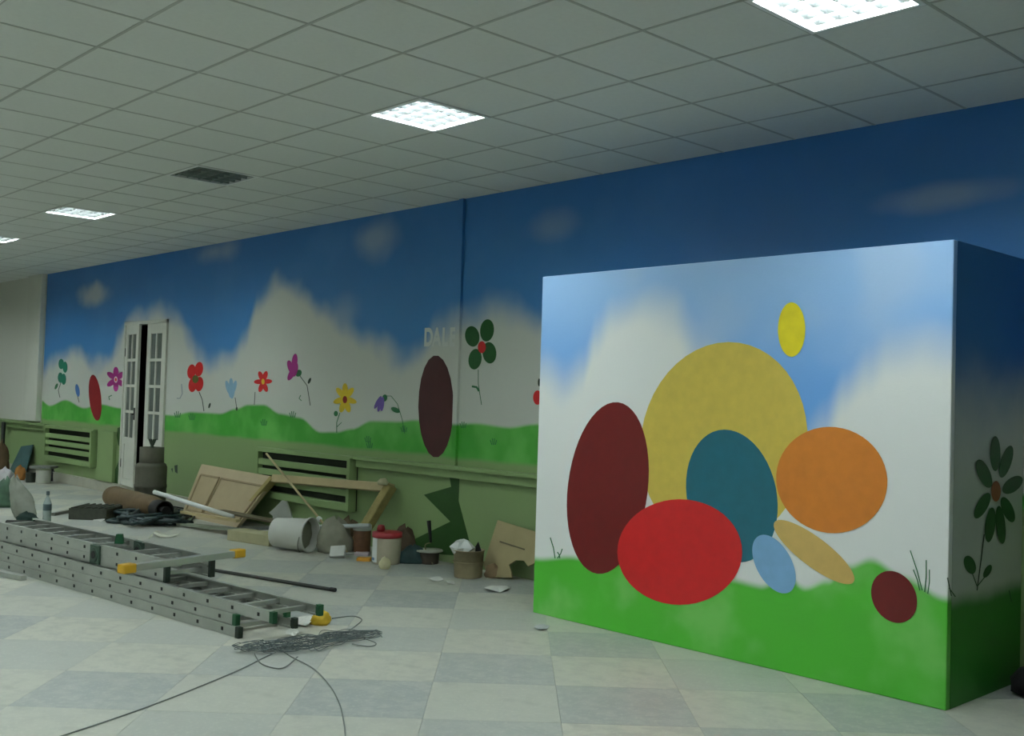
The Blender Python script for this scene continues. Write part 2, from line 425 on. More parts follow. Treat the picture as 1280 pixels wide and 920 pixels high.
# ---- radiator covers
def rad_cover(x0, x1, label):
    z1, z0 = .875, .335
    t = thing('radiator_cover', label, 'radiator cover', ((x0+x1)/2, WALLY, z0), 'slatted radiator covers')
    MB().box((x0, WALLY-.012, z0), (x1, WALLY-.002, z1)).build('backing', m_recess_shade, t)
    k = MB(); fw_ = .055
    k.box((x0, WALLY-.08, z0), (x0+fw_*.7, WALLY-.012, z1)); k.build('frame_post', m_olive, t, bevel=.004)
    MB().box((x1-fw_, WALLY-.11, z0-.01), (x1, WALLY-.012, z1+.01)).build('frame_post', m_olive, t, bevel=.004)
    MB().box((x0, WALLY-.08, z1-.02), (x1, WALLY-.0125, z1+.03)).build('top_rail', m_olive, t, bevel=.004)
    MB().box((x0, WALLY-.08, z0-.005), (x1-fw_, WALLY-.0125, z0+.075)).build('bottom_rail', m_olive, t, bevel=.004)
    pitch = (z1-.02-(z0+.075))/4; me = None
    for q in range(3):
        zc = z0+.075+pitch*(q+1)
        MB().box((x0+.01, WALLY-.07, zc-.04), (x1-fw_, WALLY-.02, zc+.03)).build('slat', m_olive, t, bevel=.004)
    return t
a, b = onY(62, 530, WALLY), onY(123, 541, WALLY)
rad_cover(float(a[0]), float(b[0]), 'olive slatted radiator cover at the far left beyond the door')
a, b = onY(328, 565, WALLY), onY(448, 575, WALLY)
rad_cover(float(a[0]), float(b[0]), 'olive slatted radiator cover behind the leaning wooden frame')
# plain olive boarding right of the far cover
a, b = onY(126, 545, WALLY), onY(146, 545, WALLY)
tag(MB().box((a[0], WALLY-.05, .16), (b[0], WALLY-.001, .9)).build('wall_panel', m_olive, bevel=.004), 'plain olive board on the wall between radiator cover and door', 'panel')

# ---- white double door
m_door = mat('door_white', rgb(206, 208, 196), .45, var=.05, scale=6)
m_glass = mat('door_glass', rgb(104, 112, 106), .2, var=.25, scale=4)
m_black = mat('black', rgb(16, 16, 16), .6, var=.1)
dr = bpy.data.objects.new('door_1', None); COL.objects.link(dr); dr.location = (DX0, WALLY, PL); dr['kind'] = 'structure'
jam = MB(); jam.box((DX0, WALLY-.03, PL), (DX0+.04, WALLY+.1, DTOP)); jam.box((DX1-.04, WALLY-.03, PL), (DX1, WALLY+.1, DTOP)); jam.box((DX0, WALLY-.03, DTOP-.05), (DX1, WALLY+.1, DTOP))
jam.build('door_frame', m_door, dr, bevel=.004)
LW = (DX1-DX0-.08)/2
def leaf(hx, ang, sgn, knob, LW):
    """leaf of width LW hinged at hx, swung by ang into the room"""
    def P(u, z, dpt): # u along the leaf, dpt thickness offset
        return (hx+sgn*(u*math.cos(ang)) - sgn*0 + dpt*math.sin(ang)*sgn*0, WALLY+.005-u*math.sin(ang)+dpt, z)
    def slab(mb, u0, u1, z0, z1, d0, d1):
        vs = [P(u, z, d) for z in (z0, z1) for (u, d) in ((u0, d0), (u1, d0), (u1, d1), (u0, d1))]
        mb.add(vs, [(0,3,2,1),(4,5,6,7),(0,1,5,4),(1,2,6,5),(2,3,7,6),(3,0,4,7)])
    z0, z1 = PL+.005, DTOP-.05; hgt = z1-z0
    g0, g1 = z0+.30*hgt, z0+.94*hgt; st = .115
    b = MB(); slab(b, 0, st, z0, z1, -.02, .02); slab(b, LW-st, LW, z0, z1, -.02, .02); slab(b, st, LW-st, g1, z1, -.02, .02)
    slab(b, st, LW-st, z0, z0+.1, -.02, .02); slab(b, st, LW-st, g0-.1, g0, -.02, .02); slab(b, st, LW-st, z0+.1, g0-.1, -.01, .01)
    lf = b.build('door_leaf', m_door, dr, bevel=.003)
    mu = MB(); mid = LW/2; slab(mu, mid-.02, mid+.02, g0, g1, -.018, .018)
    for q in range(1, 4): zz = g0+(g1-g0)*q/4; slab(mu, st, mid-.02, zz-.02, zz+.02, -.018, .018); slab(mu, mid+.02, LW-st, zz-.02, zz+.02, -.018, .018)
    mu.build('glazing_bar', m_door, lf)
    for q in range(4):
        for u0, u1 in ((st, mid-.02), (mid+.02, LW-st)):
            p = MB(); slab(p, u0, u1, g0+(g1-g0)*q/4+.02*(q > 0), g0+(g1-g0)*(q+1)/4-.02*(q < 3), -.003, .003); p.build('pane', m_glass, lf)
    if knob:
        p = MB(); slab(p, LW-.075, LW-.035, z0+.95, z0+1.12, -.03, -.02); slab(p, LW-.07, LW-.05, z0+1.02, z0+1.04, -.06, -.03); p.build('handle', m_black, lf)
    p = MB(); slab(p, -.012, .012, z0+.25, z0+.37, -.028, -.01); slab(p, -.012, .012, z1-.45, z1-.33, -.028, -.01); p.build('hinge', m_black, lf)
ang = 0.0
for q in range(200):
    ang = q*.004
    if pr((DX0+.04+LW*math.cos(ang), WALLY-LW*math.sin(ang), 1.5))[0] < 172.0: break
leaf(DX0+.04, ang, 1, True, LW); leaf(DX1-.04, 0.0, -1, False, LW*.9)

# ---- painted details on the wall (flat paint)
def paint(name, col, r=.5): return mat('paint_'+name, col, r, var=.07, scale=20)
PC = dict(teal=paint('teal', rgb(20, 120, 92)), blue=paint('blue', rgb(70, 120, 185)), mag=paint('magenta', rgb(165, 38, 130)), red=paint('red', rgb(205, 24, 26)),
          pale=paint('pale_blue', rgb(140, 180, 205)), yel=paint('yellow', rgb(226, 196, 40)), vio=paint('violet', rgb(112, 90, 170)), dkg=paint('dark_green', rgb(14, 84, 26)),
          grn=paint('leaf_green', rgb(30, 110, 60)), dk=paint('ink', rgb(24, 52, 30)), wht=paint('white', rgb(226, 226, 216)), org=paint('orange_centre', rgb(220, 120, 40)),
          crim=paint('crimson', rgb(140, 16, 26)), blk=paint('black', rgb(22, 20, 24)), zig=paint('zigzag', rgb(34, 76, 20)), oliv=paint('olive_centre', rgb(96, 104, 40)))
class Decal:
    """paint shapes given in photo pixels and laid on a wall plane, a hair apart"""
    def __init__(s, proj, nrm, base=0.0): s.proj = proj; s.n = np.array(nrm, float); s.mb = MB(); s.ms = []; s.k = 0; s.base = base
    def poly(s, pts, m):
        s.k += 1
        if m not in s.ms: s.ms.append(m)
        s.mb.cur = s.ms.index(m)
        s.mb.add([s.proj(x, y)+s.n*(.001+s.base+.00025*s.k) for x, y in pts], [tuple(range(len(pts)))])
    def ell(s, cx, cy, rx, ry, m, rot=0.0, n=22):
        c, q = math.cos(rot), math.sin(rot)
        s.poly([(cx+rx*math.cos(t)*c-ry*math.sin(t)*q, cy+rx*math.cos(t)*q+ry*math.sin(t)*c) for t in (2*math.pi*k/n for k in range(n))], m)
    def line(s, pts, wd, m):
        up = []; dn = []
        for i, (x, y) in enumerate(pts):
            x0, y0 = pts[max(i-1, 0)]; x1, y1 = pts[min(i+1, len(pts)-1)]; L = math.hypot(x1-x0, y1-y0)+1e-6
            nx, ny = -(y1-y0)/L, (x1-x0)/L; up.append((x+nx*wd/2, y+ny*wd/2)); dn.append((x-nx*wd/2, y-ny*wd/2))
        for i in range(len(pts)-1): s.poly([up[i], up[i+1], dn[i+1], dn[i]], m); s.k -= 1
        s.k += 1
    def done(s, name, parent, label=None): return s.mb.build(name, s.ms, parent, label=label)
PW = lambda x, y: onY(x, y, WALLY)
def newW(): return Decal(PW, (0, -1, 0))
def ring(d, cx, cy, R, ratio, n, pw, ph, m, ph0=0.0):
    for k in range(n):
        t = ph0+2*math.pi*k/n; d.ell(cx+R*ratio*math.sin(t), cy-R*math.cos(t), pw*ratio, ph, m, rot=math.atan2(math.sin(t)*ratio, math.cos(t)))
d = newW(); d.line([(75,497),(73,488),(77,476)], .8, PC['dk']); d.ell(70.5,483,1.6,4,PC['grn'],.4)
for x, y, rx, ry in ((76.7,455,3.4,6.5),(81.6,459,3,7),(75.7,472,3.3,6.5),(79.8,474,3,7)): d.ell(x, y, rx, ry, PC['teal'])
d.done('painted_flower', wall, 'teal four petal painted flower')
d = newW(); d.line([(97,495),(99,503)], .8, PC['dk']); d.ell(97,488,2.6,8,PC['blue'],-.15); d.done('painted_flower', wall, 'small blue painted bellflower')
d = newW(); d.line([(137,500),(136,496),(140,494)], 1.2, PC['grn']); ring(d,145,474,9,.72,6,4.6,6.5,PC['mag']); d.ell(145,474.5,2.2,4,PC['wht']); d.ell(145,474.5,1.2,2.2,PC['red']); d.done('painted_flower', wall, 'magenta painted flower with white centre')
d = newW(); d.line([(249,490),(253,500),(255,514)], 1, PC['dk']); d.ell(262,507,1.3,3.5,PC['dk'],.3)
for x, y in ((239.5,464.5),(248.8,461.5),(241,481),(249.2,480)): d.ell(x, y, 5.2, 9.2, PC['red'], .12)
d.ell(244.5,474,4,5,PC['oliv']); d.done('painted_flower', wall, 'large red painted poppy right of the door')
d = newW(); d.line([(227,480),(228,492),(225,498),(221,498)], 1.2, mat('paint_grey', rgb(150,160,165), .6)); d.done('painted_scroll', wall)
d = newW(); d.line([(294,497),(296,510)], .8, PC['dk']); d.ell(296,511,1.2,2.4,PC['dk'])
for x, y, r_ in ((285,484,-.25),(289,481,0),(293,484,.25),(288,489,-.1),(291,490,.1)): d.ell(x, y, 2.6, 8.5, PC['pale'], r_)
d.done('painted_flower', wall, 'pale blue painted bellflower')
d = newW(); d.line([(319,490),(318,506)], .8, PC['dk']); ring(d,329,477,8,.62,6,4.8,6.4,PC['red'],.5); d.ell(329,477,2,3.6,PC['yel']); d.done('painted_flower', wall, 'small red painted flower with yellow centre')
d = newW(); d.line([(375,470),(384,482),(388,507)], .9, PC['dk']); d.ell(387,476,1.6,4,PC['dk'],.4); d.line([(376,494),(374,498),(377,501)], 1, PC['grn']); d.ell(373.5,466.5,3.6,4.6,PC['grn'],.5)
for x, y, ry, r_ in ((368.5,452,10,.1),(363.5,459,9,-.3),(365,467,9.5,.5),(369,462,9,.2)): d.ell(x, y, 3.6, ry, PC['mag'], r_)
d.done('painted_flower', wall, 'magenta painted bell with green cup')
d = newW(); d.line([(425,516),(421,528),(421,541)], 1, PC['grn']); d.ell(420,517,2.6,3.4,PC['grn']); d.line([(421,534),(427,528)], .8, PC['grn']); ring(d,431.5,498,11,.64,7,5.6,8,PC['yel']); d.ell(431.5,499.5,2.8,4.6,PC['crim']); d.done('painted_flower', wall, 'yellow painted flower with dark red centre')
d = newW(); d.line([(482,495),(489,495),(497,505),(503,525),(506,542)], .8, PC['grn']); d.ell(481,497.5,3.2,4.5,PC['grn'],.2); d.ell(494.5,512.5,6,3,PC['grn'],.45)
for x, y, r_ in ((472.5,503,.5),(475,506,.25),(478,505,.1)): d.ell(x, y, 2.4, 9, PC['vio'], r_)
d.done('painted_flower', wall, 'violet painted bellflower bending over')
d = newW(); d.line([(598,462),(598,480),(602,506)], .9, PC['grn']); d.line([(599,489),(596,484),(590,483)], 2.6, PC['grn'])
for x, y, rx, ry, r_ in ((590.5,420.5,9,13,-.15),(609,413,8.7,14,.1),(594,449,8.2,13,.15),(612,441,8.7,13.5,-.1)): d.ell(x, y, rx, ry, PC['dkg'], r_)
d.ell(602.5,434,5,7.5,PC['red']); d.done('painted_flower', wall, 'large dark green painted flower with red centre')
d = newW(); d.ell(674,478,1.6,5,PC['dk']); d.ell(672,497,5.5,9,PC['red']); d.done('painted_flower', wall, 'red painted blossom half hidden by the booth')
for gx, gy in ((579,535),(617,556),(460,553),(462,560),(330,532),(366,522),(240,525),(222,522),(505,540)):
    d = newW()
    for q in range(4): d.line([(gx-2+q*1.5, gy), (gx-4+q*2.6, gy-9+abs(q-1.5)*2)], 1, PC['grn'])
    d.done('painted_grass', wall)['kind'] = 'stuff'
# plain colour patches where the mural shows cartoon figures
d = newW(); d.ell(119,497,7.5,29,PC['crim'],-.1); d.done('painted_patch', wall, 'plain crimson oval of paint left of the door')
d = newW(); d.ell(545,508,22,64,mat('paint_dark_maroon', rgb(70,24,26), .5)); d.done('painted_patch', wall, 'plain dark maroon oval of paint beside the wall ridge')
d = newW(); d.poly([(560,584),(575,585),(573.5,626),(592,696),(515,690),(518,674),(563,652),(530,618.5),(564,608.5)], PC['zig']); d.done('painted_zigzag', wall, 'dark green jagged paint shape on the dado')
d = newW(); d.poly([(147,535),(153,533),(152,562),(148,556),(146,545)], PC['zig']); d.poly([(152,568),(137,604),(151,609)], PC['zig']); d.done('painted_zigzag', wall)
d = newW(); d.poly([(218,582),(222,581),(222,592),(219,590)], PC['dk']); d.poly([(214,586),(216,585),(216,591)], PC['dk']); d.done('wall_scuff', wall)
# faint white lettering on the cloud
m_let = mat('paint_letter', rgb(211, 215, 209), .5, var=.03)
for ch, px, m_ in (('D', 530, m_let), ('A', 541, m_let), ('L', 552.5, m_let), ('E', 562, m_let)):
    cu = bpy.data.curves.new('letter', 'FONT'); cu.body = ch; cu.size = .30; cu.extrude = .0008; cu.offset = .012
    tmp = bpy.data.objects.new('letter', cu); COL.objects.link(tmp)
    dg = bpy.context.evaluated_depsgraph_get(); me = bpy.data.meshes.new_from_object(tmp.evaluated_get(dg)); bpy.data.objects.remove(tmp)
    me.materials.clear(); me.materials.append(m_)
    o = bpy.data.objects.new('letter', me); COL.objects.link(o); o.parent = wall
    p = onY(px, 432, WALLY); o.location = (p[0], WALLY-.003, p[2]); o.rotation_euler = (math.pi/2, 0, 0); o.scale = (.62, .8, 1)

# ================================================================== PAINTED BOOTH
BX1, BY0 = -2.445, 5.47
lt = onY(678, 348, BY0); BX0 = float(onY(672, 560, BY0)[0]); BZ = float(onX(1192, 299, BX1)[2])
bo = thing('painted_booth', 'big white boxed-in booth painted with sky, clouds and green hill', 'booth', ((BX0+BX1)/2, (BY0+WALLY)/2, 0))
def booth_mat(name):
    b = NB(name, .42)
    U = b.X   # along the front
    n1 = b.noise(1.6, 2, .4); n3 = b.noise(2.5, 3)
    F_ = lambda x, y: (float(onY(x, y, BY0)[0]), float(onY(x, y, BY0)[2]))
    cp = [(679,470),(705,480),(728,465),(745,425),(765,398),(800,385),(840,392),(880,430),(920,470),(960,520),(1000,565),(1030,540),(1055,490),(1085,455),(1110,432),(1150,428),(1192,440)]
    hp = [(669,698),(720,697),(800,692),(860,703),(905,722),(950,733),(985,722),(1005,735),(1035,727),(1060,708),(1090,700),(1130,722),(1180,748)]
    hc = b.curve(U, -6, -2, [F_(*p) for p in cp]); hh = b.curve(U, -6, -2, [F_(*p) for p in hp])
    zz = b.math('ADD', b.Z, b.math('MULTIPLY', b.math('SUBTRACT', n1, .5), .35)); dd = b.math('SUBTRACT', zz, hc)
    sky = b.mix(b.step(b.Z, 2.45, 1.5), rgb(160, 200, 244), rgb(112, 172, 240))
    sky = b.mix(b.math('MULTIPLY', b.step(n1, .45, .75), .5), sky, rgb(190, 212, 238))
    c = b.mix(b.step(dd, .2, -.2), sky, rgb(240, 243, 240))
    grn = b.mix(b.math('MULTIPLY', b.step(n3, .45, .75), .55), rgb(80, 186, 50), rgb(142, 214, 118))
    c = b.mix(b.step(b.math('SUBTRACT', b.Z, hh), .03, -.03), c, grn)
    b.bump(70, .08); return b.done(c)
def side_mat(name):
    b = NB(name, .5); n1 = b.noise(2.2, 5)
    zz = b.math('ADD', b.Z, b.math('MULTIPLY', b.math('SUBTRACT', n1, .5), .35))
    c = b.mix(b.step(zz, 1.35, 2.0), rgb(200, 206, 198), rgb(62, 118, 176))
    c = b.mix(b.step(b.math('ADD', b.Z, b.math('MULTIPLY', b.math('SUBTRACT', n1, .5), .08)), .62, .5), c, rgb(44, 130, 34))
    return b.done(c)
m_bf = booth_mat('booth_front'); m_bs = side_mat('booth_side')
for m_ in (m_bf, m_bs):   # meshes below are local to the booth's base: shift the texture back to room coordinates
    nt = m_.node_tree; tc = [q for q in nt.nodes if q.type == 'TEX_COORD'][0]
    va = nt.nodes.new('ShaderNodeVectorMath'); va.operation = 'ADD'; va.inputs[1].default_value = tuple(bo.location)
    outs = [l for l in nt.links if l.from_node == tc]
    tgt = [l.to_socket for l in outs]
    for l in outs: nt.links.remove(l)
    nt.links.new(tc.outputs['Object'], va.inputs[0])
    for s_ in tgt: nt.links.new(va.outputs[0], s_)
fp = MB().box((BX0, BY0, 0), (BX1, BY0+.05, BZ)).build('front_panel', m_bf, bo, bevel=.006)
sp_ = MB().box((BX1-.05, BY0+.05, 0), (BX1-.0005, WALLY-.004, BZ)).build('side_panel', m_bs, bo)
MB().box((BX0+.0005, BY0+.05, 0), (BX0+.05, WALLY-.004, BZ)).build('side_panel', m_bs, bo)
MB().box((BX0+.05, BY0+.05, BZ-.05), (BX1-.05, WALLY-.004, BZ-.001)).build('top_panel', mat('booth_top', rgb(150, 180, 205), .6), bo)
# plain generic colour patches in place of the cartoon group
PF = lambda x, y: onY(x, y, BY0)
cols = dict(och=rgb(214,190,84), ochl=rgb(222,204,120), teal=rgb(28,104,122), crim=rgb(140,22,26), red=rgb(206,28,30), tan=rgb(176,150,128), crm=rgb(232,208,164), org=rgb(214,128,44), lil=rgb(176,168,200), navy=rgb(34,58,140), pbl=rgb(130,178,220), yel=rgb(238,220,40), mar=rgb(110,20,20), wd=rgb(214,180,104), grey=rgb(190,190,196), brn=rgb(86,30,28))
PB = {k: mat('patch_'+k, v, .4, var=.08, scale=14) for k, v in cols.items()}
# (one flat oval each, no figures)
for k_, (cx, cy, rx, ry, c_, rot, lab) in enumerate((
        (905,555,104,128,'och',.15,'large plain ochre oval of paint'), (915,620,56,84,'teal',-.2,'plain teal oval of paint'), (760,610,50,108,'mar',.12,'tall plain maroon oval of paint'),
        (850,690,78,66,'red',.0,'plain red oval of paint'), (1040,600,70,66,'org',.35,'plain orange oval of paint'), (1018,690,62,18,'wd',.65,'slim sandy oval of paint'),
        (1118,746,27,34,'mar',-.5,'small plain maroon oval of paint'), (990,412,17,34,'yel',.0,'small plain yellow oval of paint'), (968,705,22,40,'pbl',-.5,'plain pale blue oval of paint'))):
    d = Decal(PF, (0, -1, 0), .0004*k_); d.ell(cx, cy, rx, ry, PB[c_], rot, 48); d.done('painted_patch', fp, lab)
d = Decal(PF, (0, -1, 0))
for x0, y0, x1, y1 in ((694,698,688,672),(697,698,703,686),(700,698,697,690),(1153,738,1138,688),(1156,740,1158,700),(1160,742,1162,712),(1150,738,1142,712)): d.line([(x0, y0), ((x0+x1)/2+1, (y0+y1)/2), (x1, y1)], 1.3, PC['grn'])
d.done('painted_grass', fp)['kind'] = 'stuff'
PS = lambda x, y: onX(x, y, BX1)
d = Decal(PS, (1, 0, 0)); d.line([(1230,668),(1226,700),(1221,738)], 1.4, PC['dk']); d.ell(1212,706,7,12,PC['dkg'],-.35); d.ell(1234,714,4,9,PC['dkg'],.5); d.line([(1221,733),(1214,714)], 1.2, PC['dkg']); d.line([(1221,733),(1233,718)], 1.2, PC['dkg'])
for x, y, rx, ry, r_ in ((1243.5,567,6.6,22,0),(1257,577,7,21,.3),(1265,606,8.5,15,.9),(1259,637,7,17,-.4),(1250,656,6,24,-.1),(1237,656,6.5,22,.12),(1227,632,7,18,.5),(1229,592,8,19,-.4)): d.ell(x, y, rx, ry, PC['dkg'], r_)
d.ell(1244,614,6,13,mat('paint_rust', rgb(150,80,40), .5)); d.done('painted_flower', sp_, 'dark green daisy painted on the booth side')
d = Decal(PS, (1, 0, 0))
for x0, y0, x1, y1 in ((1189,745,1184,722),(1194,746,1186,735),(1264,752,1261,738)): d.line([(x0, y0), (x1, y1)], 1.3, PC['dkg'])
d.done('painted_grass', sp_)['kind'] = 'stuff'
p = onZ(1268, 862); tag(MB().lathe([(.12,0),(.17,.02),(.18,.08),(.13,.14),(.03,.15)], (-2.22, 6.2, 0), n=14, jit=.08).build('black_bag', mat('black_cloth', rgb(14,14,16), .8), smooth=True), 'small black bag on the floor at the booth side, lower right edge', 'bag')

# ================================================================== THINGS ON THE FLOOR
R2 = np.array([_r0[0], _r0[1], 0.0]); C2 = np.array([-_f[0], -_f[1], 0.0]); C2 /= np.linalg.norm(C2); UP = np.array([0, 0, 1.0])
def FL(x, y): return onZ(x, y, 0.0)
m_alu = mat('ladder_aluminium', rgb(176, 180, 172), .38, metal=.65, var=.12, scale=6, bump=.05)
m_aludk = mat('ladder_hole', rgb(22, 26, 24), .6, var=.1)
m_cap = mat('ladder_green_cap', rgb(18, 78, 44), .5, var=.1)
m_yelcap = mat('yellow_plastic', rgb(196, 152, 30), .5, var=.12)

# ---- extension ladder of three stacked sections
ld = np.array([-3.39, -.34, 0]); ld /= np.linalg.norm(ld)        # from the near right end to the left
ls = np.array([-ld[1], ld[0], 0]);  ls = ls if ls[1] > 0 else -ls  # across, towards the wall
A0 = FL(297, 797)
el = thing('extension_ladder', 'long aluminium extension ladder of three stacked sections lying on the floor in front', 'ladder', A0)
RH = .067; LEN = 4.3
me_rung = {}
def ladder_section(root, start, length, width, z0, rh, pitch, dots=True, first=.16):
    for sgn, off in ((0, 0.0), (1, width)):
        a = start+ls*off+UP*(z0+rh/2); b_ = a+ld*length
        k = MB(); k.beam(a, b_, .014, rh)
        ins = .012*(1 if sgn == 0 else -1)
        k.beam(a+ls*ins+UP*(rh/2-.006), b_+ls*ins+UP*(rh/2-.006), .026, .011); k.beam(a+ls*ins-UP*(rh/2-.006), b_+ls*ins-UP*(rh/2-.006), .026, .011)
        k.build('rail', m_alu, root)
    nn = int((length-first)/pitch)+1
    for q in range(nn):
        p = start+ld*(first+pitch*q)+UP*(z0+rh*.5)
        key = (round(width, 3), 'r')
        if key not in me_rung:
            k = MB(); k.beam(-ls*0+ls*.007, ls*(width-.007), .034, .026); me_rung[key] = meshdata(k, 'rung', m_alu)
        piece(me_rung[key], 'rung', root, p)
        if dots:
            if 'd' not in me_rung:
                k = MB(); k.obox((0, 0, 0), ld*.010, ls*.003, UP*.011); me_rung['d'] = meshdata(k, 'rung_end', m_aludk)
            piece(me_rung['d'], 'rung_end', root, p-ls*.008)
def caps(root, start, width, z0, rh, m=None):
    for off in (0.0, width):
        MB().obox(start+ls*off-ld*.012+UP*(z0+rh/2), ld*.02, ls*.018, UP*(rh/2+.002)).build('foot_cap', m or m_cap, root, bevel=.003)
WD = .43
ladder_section(el, A0, LEN, WD, 0.0, RH, .28); caps(el, A0, WD, 0, RH, mat('ladder_dark_cap', rgb(30, 44, 34), .6))
ladder_section(el, A0+ls*.018+ld*.06, LEN, WD-.036, RH+.001, RH, .28); caps(el, A0+ls*.018+ld*.06, WD-.036, RH+.001, RH)
T0 = A0+ls*.036-ld*.30
ladder_section(el, T0, LEN-.2, WD-.072, 2*RH+.002, RH, .28, first=.13); caps(el, T0, WD-.072, 2*RH+.002, RH)
LT = 3*RH+.003
# loose stabiliser foot by the left end
a_, b_ = FL(4, 716), FL(44, 724)
a_, b_ = a_-ls*.09, b_-ls*.09
o = MB().beam(a_+UP*.02, b_+UP*.02, .05, .04).build('aluminium_bar', m_alu, bevel=.004); tag(o, 'short aluminium bar on the floor beside the ladder at the left edge', 'bar')

# ---- folding ladder lying on top of it
B1 = onZ(207, 727, LT); B1 = np.array([B1[0], B1[1], 0]); 
fo = thing('folding_ladder', 'folded multi-joint aluminium ladder with yellow-tipped crossbar lying on the long ladder', 'ladder', B1+UP*LT)
FR = .075
hx_ = onZ(101, 707, LT); dR = float(np.dot(hx_-B1, ld))
for zz in (LT, LT+FR+.002):
    ladder_section(fo, B1, dR-.07, .36, zz, FR, .27, first=.12)
    ladder_section(fo, B1+ld*(dR+.05), 1.75, .36, zz, FR, .27, first=.12)
for off in (0, .36):
    k = MB(); c_ = B1+ld*(dR-.01)+ls*off+UP*(LT+FR)
    k.obox(c_, ld*.07, ls*.022, UP*.07); k.lathe([(.055, -.03), (.055, .03)], c_, ls, 16); k.build('hinge', mat('hinge_green_grey', rgb(62, 84, 70), .5, metal=.3), fo, bevel=.004)
    k = MB(); k.lathe([(.03, -.034), (.03, .034)], c_, ls, 12); k.build('hinge_bolt', m_black, fo)
    MB().obox(B1-ld*.012+ls*off+UP*(LT+FR), ld*.016, ls*.02, UP*(FR+.004)).build('foot_cap', mat('ladder_dark_cap', rgb(30, 44, 34), .6), fo, bevel=.003)
    MB().obox(B1+ld*(dR+1.81)+ls*off+UP*(LT+FR), ld*.016, ls*.02, UP*(FR+.004)).build('foot_cap', m_cap, fo, bevel=.003)
cz = LT+2*FR+.03
c0, c1 = onZ(162, 710, cz), onZ(294, 692, cz)
MB().beam(c0, c1, .06, .045).build('crossbar', m_alu, fo, bevel=.004)
dd_ = (c1-c0)/np.linalg.norm(c1-c0)
for q, s_ in ((c0, -1), (c1, 1)): MB().beam(q-dd_*s_*.03, q+dd_*s_*.07, .072, .06).build('end_cap', m_yelcap, fo, bevel=.008)
# small trapezoid foot standing on the folding ladder
q = onZ(148, 680, LT+2*FR); k = MB()
k.prism([q+R2*-.034, q+R2*.034, q+R2*.022+UP*.075, q-R2*.022+UP*.075], -C2*.04)
o = k.build('ladder_foot', m_cap, fo, bevel=.004)

# ---- dark pole
a_, b_ = FL(250, 712), FL(418, 740); t = thing('dark_pole', 'thin dark pole lying on the floor right of the folding ladder', 'pole', (a_+b_)/2)
MB().tube([a_+UP*.016, b_+UP*.016], .014, 10).build('shaft', mat('pole_dark', rgb(36, 40, 34), .5), t, smooth=True)
k = MB(); dv = (b_-a_)/np.linalg.norm(b_-a_); k.tube([b_-dv*.04+UP*.017, b_+dv*.01+UP*.017], .017, 10); k.build('ferrule', m_black, t)

# ---- wire tangle with two trailing strands
m_wire = mat('grey_wire', rgb(96, 106, 104), .55, metal=.2, var=.2, scale=30)
rw = random.Random(5)
def catmull(pts, n=8):
    P = [np.array(p, float) for p in pts]; out = []
    for i in range(len(P)-1):
        p0, p1, p2, p3 = P[max(i-1, 0)], P[i], P[i+1], P[min(i+2, len(P)-1)]
        for k in range(n):
            t = k/n; out.append(.5*((2*p1)+(-p0+p2)*t+(2*p0-5*p1+4*p2-p3)*t*t+(-p0+3*p1-3*p2+p3)*t**3))
    out.append(P[-1]); return out
def wire_px(l, r, n=8, z=None): return [FL(x, y)+UP*(z if z else r) for x, y in l]
wt = thing('wire_tangle', 'tangled heap of thin grey wire on the floor below the ladder ends', 'wire', FL(390, 812))
k = MB()
spine = [(292,815),(330,812),(370,808),(400,803),(430,798),(475,798)]
for q in range(46):
    a0 = rw.uniform(0, .75); a1 = min(1, a0+rw.uniform(.18, .45)); pts = []
    if q < 4: a0, a1 = 0, rw.uniform(.3, .5)
    if 4 <= q < 8: a0, a1 = .55, 1.0
    nb = 14; jy = rw.uniform(-7, 7); amp = rw.uniform(4, 10); zb = rw.uniform(.004, .03)
    for e in range(nb+1):
        th = 2*math.pi*e/nb; u_ = (a0+a1)/2+(a1-a0)/2*math.cos(th); x = 292+183*u_
        yy = 815-19*u_+(3 if .2 < u_ < .6 else 0)
        env = .3+.75*math.exp(-((u_-.5)/.28)**2)
        pts.append(FL(x+rw.uniform(-3, 3), yy+jy*env*.8+amp*env*math.sin(th)*.75+rw.uniform(-1.2, 1.2))+UP*(zb+rw.uniform(0, .02)))
    k.tube(catmull(pts, 5), .0022, 5)
k.build('wire_loops', m_wire, wt, smooth=True, kind='stuff')
for l in ([(340,818),(322,827),(300,838),(260,855),(210,875),(150,897),(60,927)], [(352,814),(366,823),(392,837),(412,858),(424,880),(430,905),(432,930)], [(318,818),(326,830),(342,836),(356,835),(372,822)], [(400,800),(430,792),(446,782),(452,775),(440,771),(415,774)], [(440,806),(462,809),(470,805),(455,799)]):
    MB().tube(catmull([FL(*q)+UP*.005 for q in l], 8),   .0035, 6).build('wire_strand', mat('strand_grey', rgb(112, 118, 112), .6, var=.1), wt, smooth=True)

# ---- scraps of paper
m_paper = mat('paper_white', rgb(206, 208, 200), .8, var=.05, scale=20)
def scrap(px, rx, ry, label, cat='paper', m=None, hgt=.02, n=9, jag=.35):
    c = FL(*px); s_ = mpp(c); rr = random.Random(int(px[0]*7+px[1])); top = []; 
    ring_ = []
    for q in range(n):
        th = 2*math.pi*q/n; j = 1-jag*rr.random(); x, y = px[0]+rx*j*math.cos(th), px[1]+ry*j*math.sin(th); ring_.append(FL(x, y)+UP*(.002+hgt*rr.random()))
    vs = ring_+[c+UP*(hgt*.7+.004)]; vs += [v-UP*.0015 for v in vs]
    fs = [(q, (q+1) % n, n) for q in range(n)]+[((q+1) % n+n+1, q+n+1, 2*n+1) for q in range(n)]+[(q, q+n+1, (q+1) % n+n+1, (q+1) % n) for q in range(n)]
    o = MB().add(vs, fs).build('paper_scrap', m or m_paper, smooth=False); return tag(o, label, cat)
scrap((545,725), 10, 3, 'small torn paper scrap on the floor left of the rubbish bucket')
